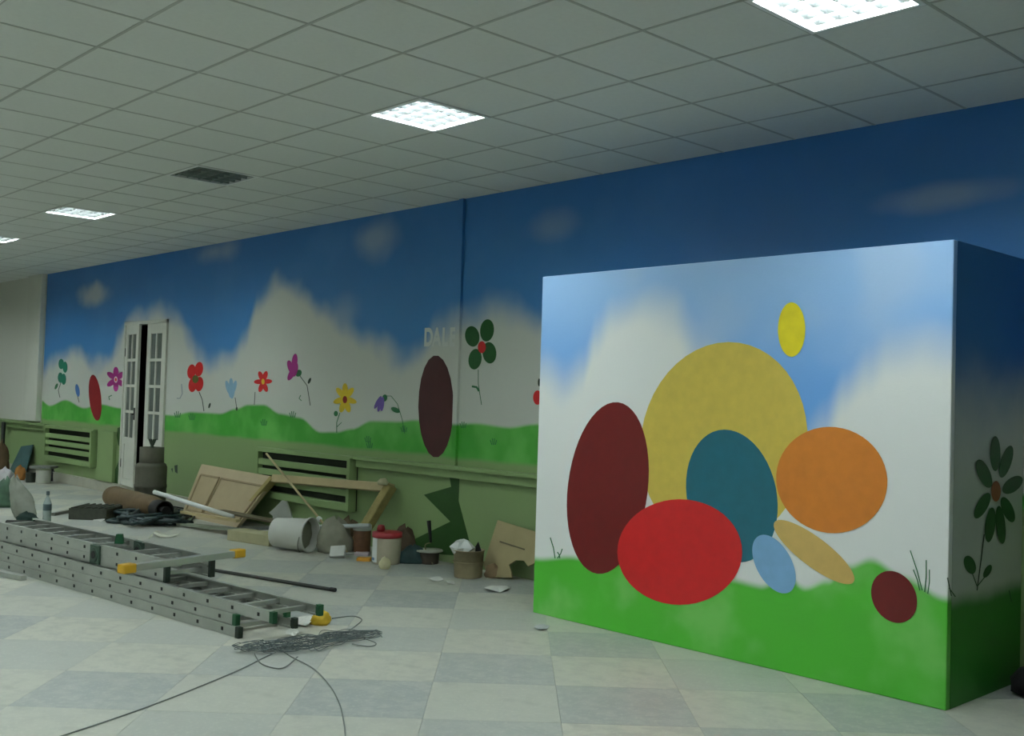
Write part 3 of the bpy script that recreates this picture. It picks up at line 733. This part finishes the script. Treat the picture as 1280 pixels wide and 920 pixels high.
scrap((563,729), 7, 3, 'white paper curl on the floor just below the rubbish bucket')
scrap((622,737), 18, 4, 'pale flattened paper scrap in front of the leaning board')
scrap((678,785), 11, 4, 'greyish flat paper near the lower left corner of the booth', m=mat('paper_grey', rgb(170,176,176), .8))
scrap((366,795), 11, 5, 'crumpled white paper between ladder end and wire tangle', hgt=.03)
scrap((380,778), 16, 7, 'white plastic strip beside the yellow glove', hgt=.03)
scrap((125,650), 10, 3, 'pale scrap beside the dark hose heap')
p = FL(205, 672)
k = MB(); pts = catmull([onZ(188,671,.02), onZ(193,664,.05), onZ(202,668,.03), onZ(212,669,.02), onZ(223,667,.03)], 4)
for e in range(len(pts)-1):
    a_, b_ = pts[e], pts[e+1]; k.add([a_-C2*.06, b_-C2*.06, b_+C2*.06-UP*.015, a_+C2*.06-UP*.015, a_-C2*.06-UP*.004, b_-C2*.06-UP*.004, b_+C2*.06-UP*.019, a_+C2*.06-UP*.019], [(0,1,2,3),(7,6,5,4),(0,4,5,1),(2,6,7,3)])
tag(k.build('cloth_rag', mat('rag_cream', rgb(196,198,180), .9), smooth=True), 'cream rag on the floor behind the folding ladder', 'rag')

# ---- gas cylinders
m_tank = mat('tank_grey', rgb(84, 84, 70), .7, metal=.2, var=.35, scale=5, bump=.2)
m_rust = mat('tank_rust', rgb(98, 80, 52), .75, metal=.2, var=.35, scale=4, bump=.25)
p = FL(187, 637); s_ = mpp(p); R_ = 19.5*s_
t = thing('gas_cylinder', 'stout grey gas cylinder standing in front of the white double door', 'gas cylinder', p)
hb = 59*s_
MB().lathe([(R_*.9,0),(R_*.97,.03),(R_*.97,hb*.45),(R_,hb*.47),(R_,hb*.53),(R_*.97,hb*.55),(R_*.97,hb*.9),(R_*.9,hb*.97),(R_*.6,hb*1.02)], p, n=28).build('body', m_tank, t, smooth=True)
MB().lathe([(R_*.76,hb),(R_*.76,hb+19*s_),(R_*.70,hb+19*s_),(R_*.70,hb+.01)], p, n=24, cap0=False, cap1=False).build('collar', m_tank, t, smooth=True)
k = MB(); k.lathe([(R_*.16,hb),(R_*.16,hb+20*s_)], p, n=10)
for an in (-.6, -.2, .25, .6): k.beam(p+UP*(hb+19*s_), p+UP*(hb+29*s_)+R2*R_*an*.35, .018, .018, (0, 1, 0))
k.build('valve', mat('valve_green', rgb(48, 62, 46), .6), t)
a_, b_ = FL(139, 633), FL(202, 652); dv = b_-a_; L = np.linalg.norm(dv); dv /= L; R_ = 13*mpp(a_)
t = thing('gas_cylinder', 'rusty brown gas cylinder lying on its side before the standing grey one', 'gas cylinder', (a_+b_)/2)
MB().lathe([(R_*.25,-R_*.35),(R_*.7,-R_*.2),(R_*.93,.02),(R_,.1),(R_,L*.8),(R_*.92,L*.88),(R_*.6,L*.96)], a_+UP*R_, dv, 26).build('body', m_rust, t, smooth=True)
MB().lathe([(R_*.8,L*.9),(R_*.85,L*1.04),(R_*.7,L*1.04),(R_*.7,L*.9)], a_+UP*R_, dv, 20, cap0=False, cap1=False).build('collar', mat('tank_black', rgb(24,26,22), .7, var=.3), t, smooth=True)
MB().lathe([(R_*1.01,.14),(R_*1.03,.16),(R_*1.03,.2),(R_*1.01,.22)], a_+UP*R_, dv, 26, cap0=False, cap1=False).build('band', m_rust, t, smooth=True)
MB().lathe([(R_*.25,L*.94),(R_*.25,L*1.02),(R_*.4,L*1.03),(R_*.4,L*1.08)], a_+UP*R_, dv, 12).build('valve', m_black, t)

# ---- dark hose heap
rh = random.Random(11)
def heap(name, label, x0, x1, y0, y1, n, r, m, seed, hz=.1, cat='hose'):
    rr = random.Random(seed); pts = []
    for q in range(n):
        th = q*2.4+rr.uniform(-.5, .5); rad = .35+.65*rr.random()
        x = (x0+x1)/2+(x1-x0)/2*rad*math.cos(th); y = (y0+y1)/2+(y1-y0)/2*rad*math.sin(th)
        pts.append(FL(x, y)+UP*(r+rr.random()*hz*(1-rad*.6)))
    pts[0][2] = r; pts[-1][2] = r
    return tag(MB().tube(catmull(pts, 6), r, 7).build(name, m, smooth=True), label, cat)
heap('hose_heap', 'dark blue-green hose heaped on the floor in front of the lying cylinder', 132, 252, 640, 663, 46, .022, mat('hose_dark', rgb(26, 46, 46), .5, var=.3, scale=12), 3, .12)
heap('cable_coil', 'thin black cable tangled among the hose right of the cylinders', 170, 262, 634, 660, 26, .011, mat('cable_black', rgb(20, 24, 26), .5), 9, .1, 'cable')
# flat wire basket left of the hose
a_, b_ = FL(84, 650), FL(134, 650); t = thing('wire_basket', 'flat dark metal tray on the floor left of the hose heap', 'tray', (a_+b_)/2)
m_tray = mat('tray_dark', rgb(62, 66, 54), .7, var=.3, scale=20); W_ = np.linalg.norm(b_-a_); c_ = (a_+b_)/2-C2*.25
MB().obox(c_+UP*.01, R2*W_/2, C2*.25, UP*.01).build('base', m_tray, t)
for sx in (-1, 1): MB().obox(c_+R2*sx*(W_/2-.01)+UP*.07, R2*.012, C2*.25, UP*.06).build('side', m_tray, t)
for sy in (-1, 1): MB().obox(c_+C2*sy*.24+UP*.07, R2*W_/2, C2*.012, UP*.06).build('side', m_tray, t)
for q in range(6): MB().obox(c_+R2*W_*(q/5-.5)*.85+UP*.135, R2*.012, C2*.25, UP*.008).build('bar', m_tray, t)
a_, b_ = FL(66, 645), FL(86, 641); tag(MB().beam(a_+UP*.02, b_+UP*.02, .05, .035).build('metal_bracket', mat('dull_metal', rgb(120,122,112), .5, metal=.4)), 'dull metal strip between bottle and wire tray', 'strip')

# ---- pipes and boards right of the cylinders
m_wood = mat('pale_wood', rgb(176, 160, 118), .6, var=.1, scale=6); m_wood2 = mat('rough_wood', rgb(150, 138, 84), .75, var=.25, scale=12, bump=.3)
m_ply = mat('door_board', rgb(172, 156, 122), .55, var=.06, scale=5)
m_pvc = mat('pvc_white', rgb(212, 216, 212), .4, var=.04)
q0 = onZ(193, 615, .34); q1 = onY(291, 646, 5.72)
tag(MB().tube([q0, q1], .026, 12).build('plastic_pipe', m_pvc, smooth=True), 'long white plastic pipe propped on the cylinders, slanting down to the right', 'pipe')
q0, q1 = FL(200, 642)+UP*.02, FL(250, 641)+UP*.02
tag(MB().tube([q0, q1], .02, 10).build('plastic_pipe', m_pvc, smooth=True), 'short white pipe lying flat under the slanting pipe', 'pipe')
q0, q1 = onY(228, 640, 5.6), onY(298, 651, 5.66)
tag(MB().beam(q0, q1, .06, .03).build('wooden_batten', m_wood), 'pale wooden batten below the slanting white pipe', 'batten')
q0, q1 = onY(225, 655, 5.55), onY(318, 664, 5.7)
tag(MB().beam(q0, q1, .1, .03).build('grey_plank', mat('grey_board', rgb(120,128,112), .7)), 'grey plank lying on the floor left of the white bucket', 'plank')
q0, q1 = FL(294, 674)+UP*.055, FL(346, 682)+UP*.055
tag(MB().beam(q0, q1, .22, .11).build('wooden_block', mat('dusty_wood', rgb(168,164,128), .7), bevel=.008), 'pale dusty timber block against the white bucket', 'timber')

q0, q1 = onY(272, 638, 5.86), onY(352, 653, 5.78)
tag(MB().beam(q0, q1, .14, .018).build('brown_plank', mat('brown_board', rgb(84, 76, 52), .7)), 'dark brown strip lying along the foot of the leaning wooden door', 'plank')
# ---- leaning wooden door and frame
YB, ZT = 6.02, .62
pn = np.array([0, -ZT, -(6.36-YB)]); pn = np.array([0, ZT, -(6.36-YB)]); pn /= np.linalg.norm(pn); pp = np.array([0, YB, 0.0])
LP = lambda x, y: onPlane(x, y, pp, pn)
nfront = -pn if np.dot(-pn, CAMP-pp) > 0 else pn
def down(p, q):
    """carry the line q->p on to the floor"""
    p, q = np.array(p), np.array(q); d_ = p-q; return q+d_*(q[2]/(-d_[2]))
TL, TR = LP(252, 580), LP(343, 596)
BLp, BRp = down(LP(232, 630), TL), down(LP(310, 640), TR)
tk = nfront*-.04
t = thing('wooden_door', 'pale wooden panel door leaning on its side against the olive wall', 'door', (BLp+BRp)/2)
lift = -tk*0
MB().prism([BLp, BRp, TR, TL], tk).build('door_slab', m_ply, t)
def bil(u, v): return BLp*(1-u)*(1-v)+BRp*u*(1-v)+TR*u*v+TL*(1-u)*v
for u0, u1 in ((.06, .34), (.37, .97)):
    v0, v1 = .12, .80
    k = MB(); k.prism([bil(u0, v0), bil(u1, v0), bil(u1, v1), bil(u0, v1)], nfront*.004); k.build('panel', mat('door_panel', rgb(160, 144, 108), .55, var=.06), t)
    w_ = .012
    for (a_, b_) in (((u0, v0), (u1, v0)), ((u1, v0), (u1, v1)), ((u1, v1), (u0, v1)), ((u0, v1), (u0, v0))):
        MB().beam(bil(*a_)+nfront*.006, bil(*b_)+nfront*.006, .022, .014, nfront).build('moulding', mat('door_mould', rgb(138, 122, 88), .6), t)
# frame
pp3 = np.array([0, 6.17, 0.0]); pn3 = np.array([0, ZT, -(6.36-6.17)]); pn3 /= np.linalg.norm(pn3); nfront = -pn3
LP = lambda x, y: onPlane(x, y, pp3, pn3)
t = thing('door_frame', 'three-sided pale wooden frame leaning over the radiator cover', 'frame', down(LP(322, 625), LP(343, 598)))
f0 = LP(345, 599); f1 = LP(492, 611); g0 = down(LP(318, 632), LP(345, 599)); g1 = down(LP(466, 655), LP(492, 611))
off = nfront*.03
MB().beam(f0+off, f1+off, .085, .07, nfront).build('head_rail', m_wood, t, bevel=.004)
MB().beam(g0+off+UP*.03, f0+off, .06, .09, nfront).build('left_post', mat('frame_edge', rgb(150,138,80), .6), t, bevel=.004)
MB().beam(g1+off+UP*.04, f1+off+UP*.03, .11, .09, nfront).build('right_post', m_wood2, t, bevel=.01)
MB().lathe([(.05,0),(.055,.03),(.03,.06)], f1+off+UP*.03-R2*.08, n=10, jit=.15).build('plaster_lump', mat('plaster_lump', rgb(190,186,150), .9), t, smooth=True)
# slanting stick
q0 = onY(333, 567, WALLY-.14); q1 = FL(398, 672)
q1 = onY(399, 649, 6.05)
t = thing('broom_stick', 'thin wooden stick leaning across the radiator cover with white tip', 'stick', (q1[0], q1[1], 0))
q2 = down(q1, q0)+UP*.012
MB().tube([q0, q2], .012, 8).build('shaft', m_wood, t, smooth=True)
MB().lathe([(.01,-.03),(.026,-.02),(.03,.01),(.02,.035)], q1, q2-q0, 10).build('white_knob', m_pvc, t, smooth=True)

# ---- white bucket lying on its side
m_buck = mat('bucket_white', rgb(196, 198, 188), .5, var=.06, scale=5)
p = FL(366, 688); s_ = mpp(p); Rm, Rb, Lb = .165, .14, .40
ax = R2*.93+C2*.36; ax /= np.linalg.norm(ax)
c_ = p+UP*Rm-ax*Lb*.5
t = thing('plastic_bucket', 'white plastic bucket lying on its side with its mouth facing the camera', 'bucket', p)
MB().lathe([(.01,0),(Rb,0),(Rb+.004,.01),(Rm-.004,Lb-.02),(Rm+.008,Lb-.015),(Rm+.008,Lb),(Rm-.006,Lb),(Rm-.01,Lb-.03),(Rb-.006,.02),(.01,.02)], c_, ax, 30, cap0=False, cap1=False).build('shell', m_buck, t, smooth=True)
MB().lathe([(.01,.30),(Rm*.9,.32),(Rm*.88,.2),(.01,.2)], c_, ax, 24, cap0=False, cap1=False, jit=.05).build('dried_plaster', mat('plaster_grey', rgb(150,152,128), .9, var=.2), t, smooth=True)
pts = [c_+ax*(Lb-.02)+(math.cos(th)*np.cross(ax, UP)+math.sin(th)*UP)*(Rm+.012)+ax*.06*math.sin(th/1.0)*(1) for th in np.linspace(math.pi, 2*math.pi, 14)]
MB().tube(pts, .004, 6).build('handle', mat('wire_handle', rgb(120,122,110), .4, metal=.6), t, smooth=True)
def sheet(name, label, cat, pxs, Y, m, th=.012, parent=None):
    """upright creased sheet whose outline is given on a vertical plane facing the camera through floor line depth Y"""
    k = MB(); P0 = [onPlane(x, y, Y, -C2) for x, y in pxs]; k.prism(P0, -C2*th); return tag(k.build(name, m), label, cat)
q = FL(352, 676)-C2*.1
o = sheet('plastic_sheet', 'crumpled white plastic sheet sticking up behind the lying bucket', 'sheet', [(340,664),(341,645),(336,641),(342,636),(352,626),(358,627),(363,640),(368,662)], FL(352, 664), mat('sheet_white', rgb(190,194,186), .7, bump=.4, bscale=12), .05)
# grey sack, paper
def sack(name, label, px, wpx, hpx, m, lean=0.0, seed=1, cat='bag', flat=1.0, prof=None):
    c = FL(*px); s_ = mpp(c); W_, H_ = wpx*s_/2, hpx*s_
    prof = prof or [(.78,0),(1,.08),(1.02,.3),(.96,.55),(.8,.78),(.5,.93),(.2,1.0)]
    rr = np.random.default_rng(seed); k = MB(); n = 22; vs = []; fs = []
    hs = np.linspace(0, 1, 11); prof = [(float(np.interp(h_, [q[1] for q in prof], [q[0] for q in prof])), float(h_)) for h_ in hs]
    ph = rr.random(8)*6.28; am = rr.random(8)
    for (r_, h_) in prof:
        for q in range(n):
            an = 2*math.pi*q/n
            j = 1+.10*am[0]*math.sin(2*an+ph[0]+3*h_)+.12*am[1]*math.sin(3*an+ph[1]-5*h_)+.10*am[2]*math.sin(5*an+ph[2]+7*h_)+.07*math.sin(7*an+ph[3]+11*h_)+.09*(rr.random()-.5)
            tz = 1+h_*(.10*math.sin(an+ph[4])+.08*math.sin(3*an+ph[5]))
            vs.append(c+R2*(W_*r_*j*math.cos(an)+lean*H_*h_)+C2*(W_*r_*j*flat*math.sin(an))+UP*(H_*h_*tz))
    for i in range(len(prof)-1):
        for q in range(n): fs.append((i*n+q, i*n+(q+1) % n, (i+1)*n+(q+1) % n, (i+1)*n+q))
    fs.append(tuple(range(n-1, -1, -1))); fs.append(tuple((len(prof)-1)*n+q for q in range(n)))
    k.add(vs, fs); return tag(k.build(name, m, smooth=True), label, cat)
m_greybag = mat('sack_grey', rgb(140, 140, 122), .8, var=.2, scale=8, bump=.3, bscale=14)
low = [(.9,0),(1,.15),(.97,.45),(.8,.75),(.5,.95),(.15,1.0)]
sack('yellow_glove', 'yellow work glove lying by the green ladder end cap', (400,781), 25, 17, mat('glove_yellow', rgb(190, 158, 34), .7, var=.25, scale=14), .05, 61, 'glove', flat=.6, prof=[(.8,0),(1,.2),(.95,.6),(.7,.9),(.3,1.0)])
sack('grey_sack', 'slumped grey sack between the white bucket and the paper', (418,690), 44, 40, m_greybag, .05, 2, flat=.7, prof=low)
sack('brown_sack', 'dirty brown cloth heap below the metal tube', (436,686), 34, 36, mat('sack_brown', rgb(96,84,60), .9, var=.3), .0, 4, flat=.6, prof=low)
c_ = FL(422, 697); k = MB(); s_ = mpp(c_)
k.obox(c_+UP*.05, R2*.07+UP*.006, C2*.03+UP*.02, UP*.045-C2*.03); tag(k.build('white_carton', m_paper, bevel=.004), 'small white paper packet lying before the grey sack', 'packet')
q0 = FL(302, 664)+UP*.03; q1 = onY(462, 657, 5.98)
t = thing('metal_tube', 'long silver metal tube behind the lying bucket', 'tube', q0); 
MB().tube([q0, q1], .022, 10).build('tube_body', mat('silver', rgb(176,182,182), .3, metal=.6, var=.08), t, smooth=True)
MB().lathe([(.024,-.01),(.03,0),(.024,.02)], q0, q0-q1, 12).build('end_plug', m_pvc, t, smooth=True)
# brown jar with silver lid
def can(name, label, px, wpx, hpx, mbody, mlid=None, lidh=.12, cat='can', taper=.94, extra=None, lab=None):
    c = FL(*px); s_ = mpp(c); R_, H_ = wpx*s_/2, hpx*s_
    t = thing(name, label, cat, c)
    MB().lathe([(R_*taper*.97,0),(R_*taper,.01),(R_,H_*(1-lidh)-.005),(R_*.97,H_*(1-lidh))], c, n=22).build('body', mbody, t, smooth=True)
    if mlid: MB().lathe([(R_*1.05,H_*(1-lidh)-.012),(R_*1.06,H_*(1-lidh)),(R_*1.05,H_),(R_*.9,H_+.004)], c, n=22).build('lid', mlid, t, smooth=True)
    return t, c, R_, H_
can('metal_tin', 'brown tin with silver lid between the sack and the red-lidded bucket', (452,692), 22, 36, mat('tin_brown', rgb(104,70,44), .6, var=.4, scale=18), mat('tin_lid', rgb(196,200,196), .3, metal=.5), .14)
t, c_, R_, H_ = can('paint_bucket', 'white paint bucket with red lid and white label', (483,704), 36, 39, mat('bucket_cream', rgb(168,160,138), .5, var=.12), mat('lid_red', rgb(150,38,44), .5), .12)
k = MB(); pts = []
for an in np.linspace(-.05, .95, 9):
    dirv = -R2*math.cos(an)+C2*math.sin(an); pts.append(dirv)
for z0, z1 in ((.02, H_*.84),):
    vs = [c_+q*(R_*1.005)+UP*z for z in (z0, z1) for q in pts]; nn_ = len(pts); k.add(vs, [(q, q+1, nn_+q+1, nn_+q) for q in range(nn_-1)])
k.build('label', mat('label_white', rgb(214,216,214), .5, var=.03), t)
k = MB(); pts2 = pts[1:7]; vs = [c_+q*(R_*1.012)+UP*z for z in (.035, .06) for q in pts2]; k.add(vs, [(q, q+1, 6+q+1, 6+q) for q in range(5)]); k.build('label_stripe', mat('label_blue', rgb(90,120,160), .5), t)
tag(MB().lathe([(.035,0),(.04,.02),(.03,.055),(.01,.06)], c_+UP*(H_+.005)-R2*.06, n=12).build('red_cap', mat('cap_red', rgb(130,20,24), .5), smooth=True), 'small dark red cap on the paint bucket lid', 'cap')
def slab_px(name, label, cat, px, wpx, dep, hgt, m, yaw=0.0):
    c = FL(*px); s_ = mpp(c); a = R2*math.cos(yaw)+C2*math.sin(yaw); b_ = np.cross(UP, a)
    return tag(MB().obox(c+UP*hgt/2, a*wpx*s_/2, b_*dep/2, UP*hgt/2).build(name, m, bevel=.004), label, cat)
slab_px('small_packet', 'flat pinkish packet left of the paint bucket', 'packet', (453,694), 18, .1, .03, mat('packet_pink', rgb(178,164,170), .6), .1)
slab_px('orange_packet', 'flat orange packet in front of the pinkish one', 'packet', (455,701), 17, .09, .03, mat('packet_orange', rgb(206,146,40), .6), .05)
slab_px('grey_packet', 'grey flat offcut lying between white packet and pinkish packet', 'offcut', (438,693), 15, .1, .02, mat('offcut', rgb(150,154,146), .6), -.2)
sack('cream_paper', 'crumpled cream paper ball in front of the paint bucket', (481,711), 15, 14, mat('paper_cream', rgb(206,200,160), .8), .0, 8, 'paper', prof=[(.7,0),(1,.3),(.95,.6),(.5,.95),(.2,1)])
sack('tool_bag', 'dark teal tool bag lying right of the paint bucket', (514,704), 34, 21, mat('bag_teal', rgb(40,66,66), .7, var=.35, scale=14), .0, 12, flat=.5, prof=low)
sack('brown_rag', 'brown rag bunched behind the teal tool bag', (505,694), 28, 34, mat('rag_brown', rgb(92,76,58), .9, var=.3), .05, 14, 'rag', flat=.5, prof=low)
c_ = FL(513, 694)-C2*.12+UP*.11; k = MB(); ptsr = [c_+(R2*.065*math.cos(a)+UP*.1*math.sin(a)) for a in np.linspace(0, 2*math.pi, 20)]
tag(MB().tube(ptsr, .008, 6).build('wire_ring', mat('ring_straw', rgb(150,140,100), .6), smooth=True), 'straw-coloured ring standing behind the teal tool bag', 'ring')
t, c_, R_, H_ = can('flat_tin', 'low dark tin under a wide pale lid', (536,704), 26, 16, mat('tin_dark', rgb(66,58,46), .6, var=.3), None)
MB().lathe([(R_*1.15,H_*.9),(R_*1.35,H_*.95),(R_*1.3,H_*1.06),(R_*.2,H_*1.1)], c_, n=22).build('lid', mat('lid_pale', rgb(164,166,150), .5), t, smooth=True)
q0 = FL(541, 690)+UP*.0; q1 = onY(536, 651, 6.25)
q0 = FL(541, 706); t = thing('scraper', 'hooked tool with black handle leaning on the dark green zigzag', 'tool', q0); ph_ = q0+(q1-q0)*.5
MB().tube([ph_, q1], [.012, .02], 8).build('handle', m_black, t, smooth=True)
MB().tube(catmull([ph_, ph_-R2*.05-UP*.02, ph_-R2*.04-UP*.08, q0+UP*.006], 6), .006, 6).build('shank', mat('shank', rgb(130,124,96), .5, metal=.4), t, smooth=True)
tag(MB().tube(catmull([FL(552,692)+UP*.008, FL(558,695)+UP*.008, FL(563,691)+UP*.008, FL(569,696)+UP*.008, FL(560,699)+UP*.008], 6), .007, 6).build('loose_string', m_black, smooth=True), 'short black cord left of the rubbish bucket', 'cord')

# ---- rubbish bucket
c_ = FL(585, 721); s_ = mpp(c_); R_, H_ = 19.5*s_, 34*s_
t = thing('rubbish_bucket', 'dirty brown bucket full of rubbish in front of the leaning board', 'bucket', c_)
MB().lathe([(R_*.88,0),(R_*.9,.01),(R_*.98,H_*.97),(R_*1.03,H_*.97),(R_*1.03,H_),(R_*.95,H_),(R_*.85,H_*.6),(.01,H_*.6)], c_, n=24, cap1=False).build('shell', mat('bucket_dirty', rgb(146,134,104), .8, var=.3, scale=8, bump=.2), t, smooth=True)
MB().lathe([(R_*1.0,H_*.55),(R_*1.02,H_*.57),(R_*1.0,H_*.59)], c_, n=24, cap0=False, cap1=False).build('rib', mat('bucket_dirty', rgb(120,104,78)), t)
k = MB(); k.lathe([(.05,0),(.1,.04),(.11,.09),(.06,.14),(.02,.15)], c_-R2*.06+UP*(H_*.72), n=12, jit=.3); tag(k.build('crumpled_plastic', mat('clear_film', rgb(206,210,206), .25, var=.1), smooth=False), 'crumpled clear plastic stuffed in the rubbish bucket', 'plastic')
k = MB(); q = c_+R2*.06+UP*(H_*.7); k.prism([q-R2*.06, q+R2*.07, q+R2*.02+UP*.14], -C2*.03); tag(k.build('black_offcut', m_black), 'black pointed offcut sticking out of the rubbish bucket', 'offcut')

# ---- leaning board with torn lower edge
pn2 = np.array([0, .46, -.17]); pn2 /= np.linalg.norm(pn2); pp2 = np.array([0, 6.22, 0.0]); LB = lambda x, y: onPlane(x, y, pp2, pn2)
nf2 = -pn2 if np.dot(-pn2, CAMP-pp2) > 0 else pn2
out = [(622,650),(668,664),(676,667),(668,704),(660,708),(655,701),(645,700),(636,706),(639,716),(640,722),(612,722),(604,706)]
P0 = [LB(*q) for q in out]; P0 = [np.array([q[0], q[1], max(q[2], .002)]) for q in P0]
t = thing('leaning_board', 'tan fibreboard with torn lower edge leaning between rubbish bucket and booth', 'board', (P0[9]+P0[10])/2)
MB().prism(P0, -nf2*.012).build('board_sheet', mat('fibreboard', rgb(158,146,106), .75, var=.12, scale=5), t)
MB().beam(LB(625,677)+nf2*.003, LB(656,687)+nf2*.003, .012, .004, nf2).build('pencil_mark', mat('mark_grey', rgb(98,90,66), .8), t)
sack('rust_lump', 'rusty brown lump at the foot of the leaning board', (618,722), 26, 16, mat('lump_rust', rgb(134,112,84), .9, var=.3), .0, 21, 'debris', flat=.4, prof=low)
sack('black_rubbish', 'black rubbish heap in the dark gap under the torn board', (656,716), 30, 18, m_black, .0, 23, 'debris', flat=.5, prof=low)

# ---- far left clutter
sack('white_sack', 'grubby white plastic sack standing on a dark roll at the far left', (34,652), 28, 52, mat('sack_white', rgb(136,140,128), .7, var=.3, scale=6, bump=.3, bscale=12), -.3, 31, flat=.7)
sack('green_cloth', 'dark green cloth bundled at the base of the white sack', (34,654), 27, 13, mat('cloth_green', rgb(18,44,36), .9), -.05, 33, 'cloth', flat=.9, prof=low)
sack('green_bag', 'green and white plastic bag at the left edge beside the white sack', (4,634), 24, 34, mat('bag_green', rgb(70,100,78), .6, var=.5, scale=8), .05, 35, flat=.6)
q0, q1 = FL(8, 659), FL(48, 660); tag(MB().tube([q0+UP*.04, q1+UP*.04], .04, 14).build('felt_roll', mat('felt_dark', rgb(34,36,30), .9), smooth=True), 'dark rolled felt lying below the white sack', 'roll')
p = FL(58, 662); s_ = mpp(p); t = thing('plastic_bottle', 'clear plastic bottle standing behind the folding ladder', 'bottle', p); r_ = 5*s_
MB().lathe([(r_*.85,0),(r_,.02),(r_,15*s_),(r_*.93,17*s_),(r_,19*s_),(r_,28*s_),(r_*.95,33*s_),(r_*.6,38*s_),(r_*.32,41*s_),(r_*.32,44*s_)], p, n=18).build('body', mat('bottle_plastic', rgb(150,164,160), .2, var=.15, scale=10), t, smooth=True)
MB().lathe([(r_*1.02,24*s_),(r_*1.03,25*s_),(r_*1.03,31*s_),(r_*1.02,32*s_)], p, n=18, cap0=False, cap1=False).build('label', mat('bottle_label', rgb(70,88,92), .5), t, smooth=True)
MB().lathe([(r_*.4,43*s_),(r_*.42,44*s_),(r_*.42,47.5*s_),(r_*.3,48*s_)], p, n=12).build('cap', mat('bottle_cap', rgb(96,110,112), .4), t)
t, c_, R_, H_ = can('plastic_bucket', 'small white bucket under a grey tray near the far radiator cover', (54,604), 18, 19, m_buck, None)
o = MB().obox(c_+UP*(H_*.88+.045), R2*.17, C2*.14, UP*.02).build('plastic_tray', mat('tray_grey', rgb(120,124,118), .6), bevel=.008); tag(o, 'grey tray resting on the small far white bucket', 'tray')
can('dark_tin', 'dark tin left of the small far white bucket', (38,603), 12, 14, mat('tin_green', rgb(54,62,52), .6))
sack('orange_rag', 'orange and tan rag bundle behind the white sack', (24,600), 14, 17, mat('rag_orange', rgb(170,116,56), .9, var=.35, scale=12), .1, 41, 'rag', prof=low)
sack('white_bundle', 'pale bundle at the left edge behind the green bag', (6,604), 22, 18, mat('bundle', rgb(186,182,184), .8), 0, 43, 'bundle', prof=low)
q = onY(22, 572, WALLY-.08)
k = MB(); P0 = [onY(x, y, 6.25) for x, y in ((15,558),(29,556),(33,592),(13,592))]; P0[2][2] = max(P0[2][2], 0); k.prism([(P0[3][0], 6.2, 0), (P0[2][0], 6.2, 0), (P0[1][0], 6.4, P0[1][2]), (P0[0][0], 6.4, P0[0][2])], (0, .02, 0)); tag(k.build('blue_green_sheet', mat('sheet_blue', rgb(58,92,92), .6, var=.4, scale=4)), 'blue-green sheet leaning on the olive dado at the far left', 'sheet')
sack('brown_bag', 'brown bag below the dark pipe at the left edge', (2,600), 16, 44, mat('bag_brown', rgb(84,66,40), .8, var=.2), 0, 47)
sack('dark_bag', 'dark bundle right of the small far white bucket', (66,601), 10, 14, m_black, 0, 49, 'bundle', prof=low)
scrap((98,602), 9, 4, 'pale rubble scrap on the floor below the far radiator cover', hgt=.05)
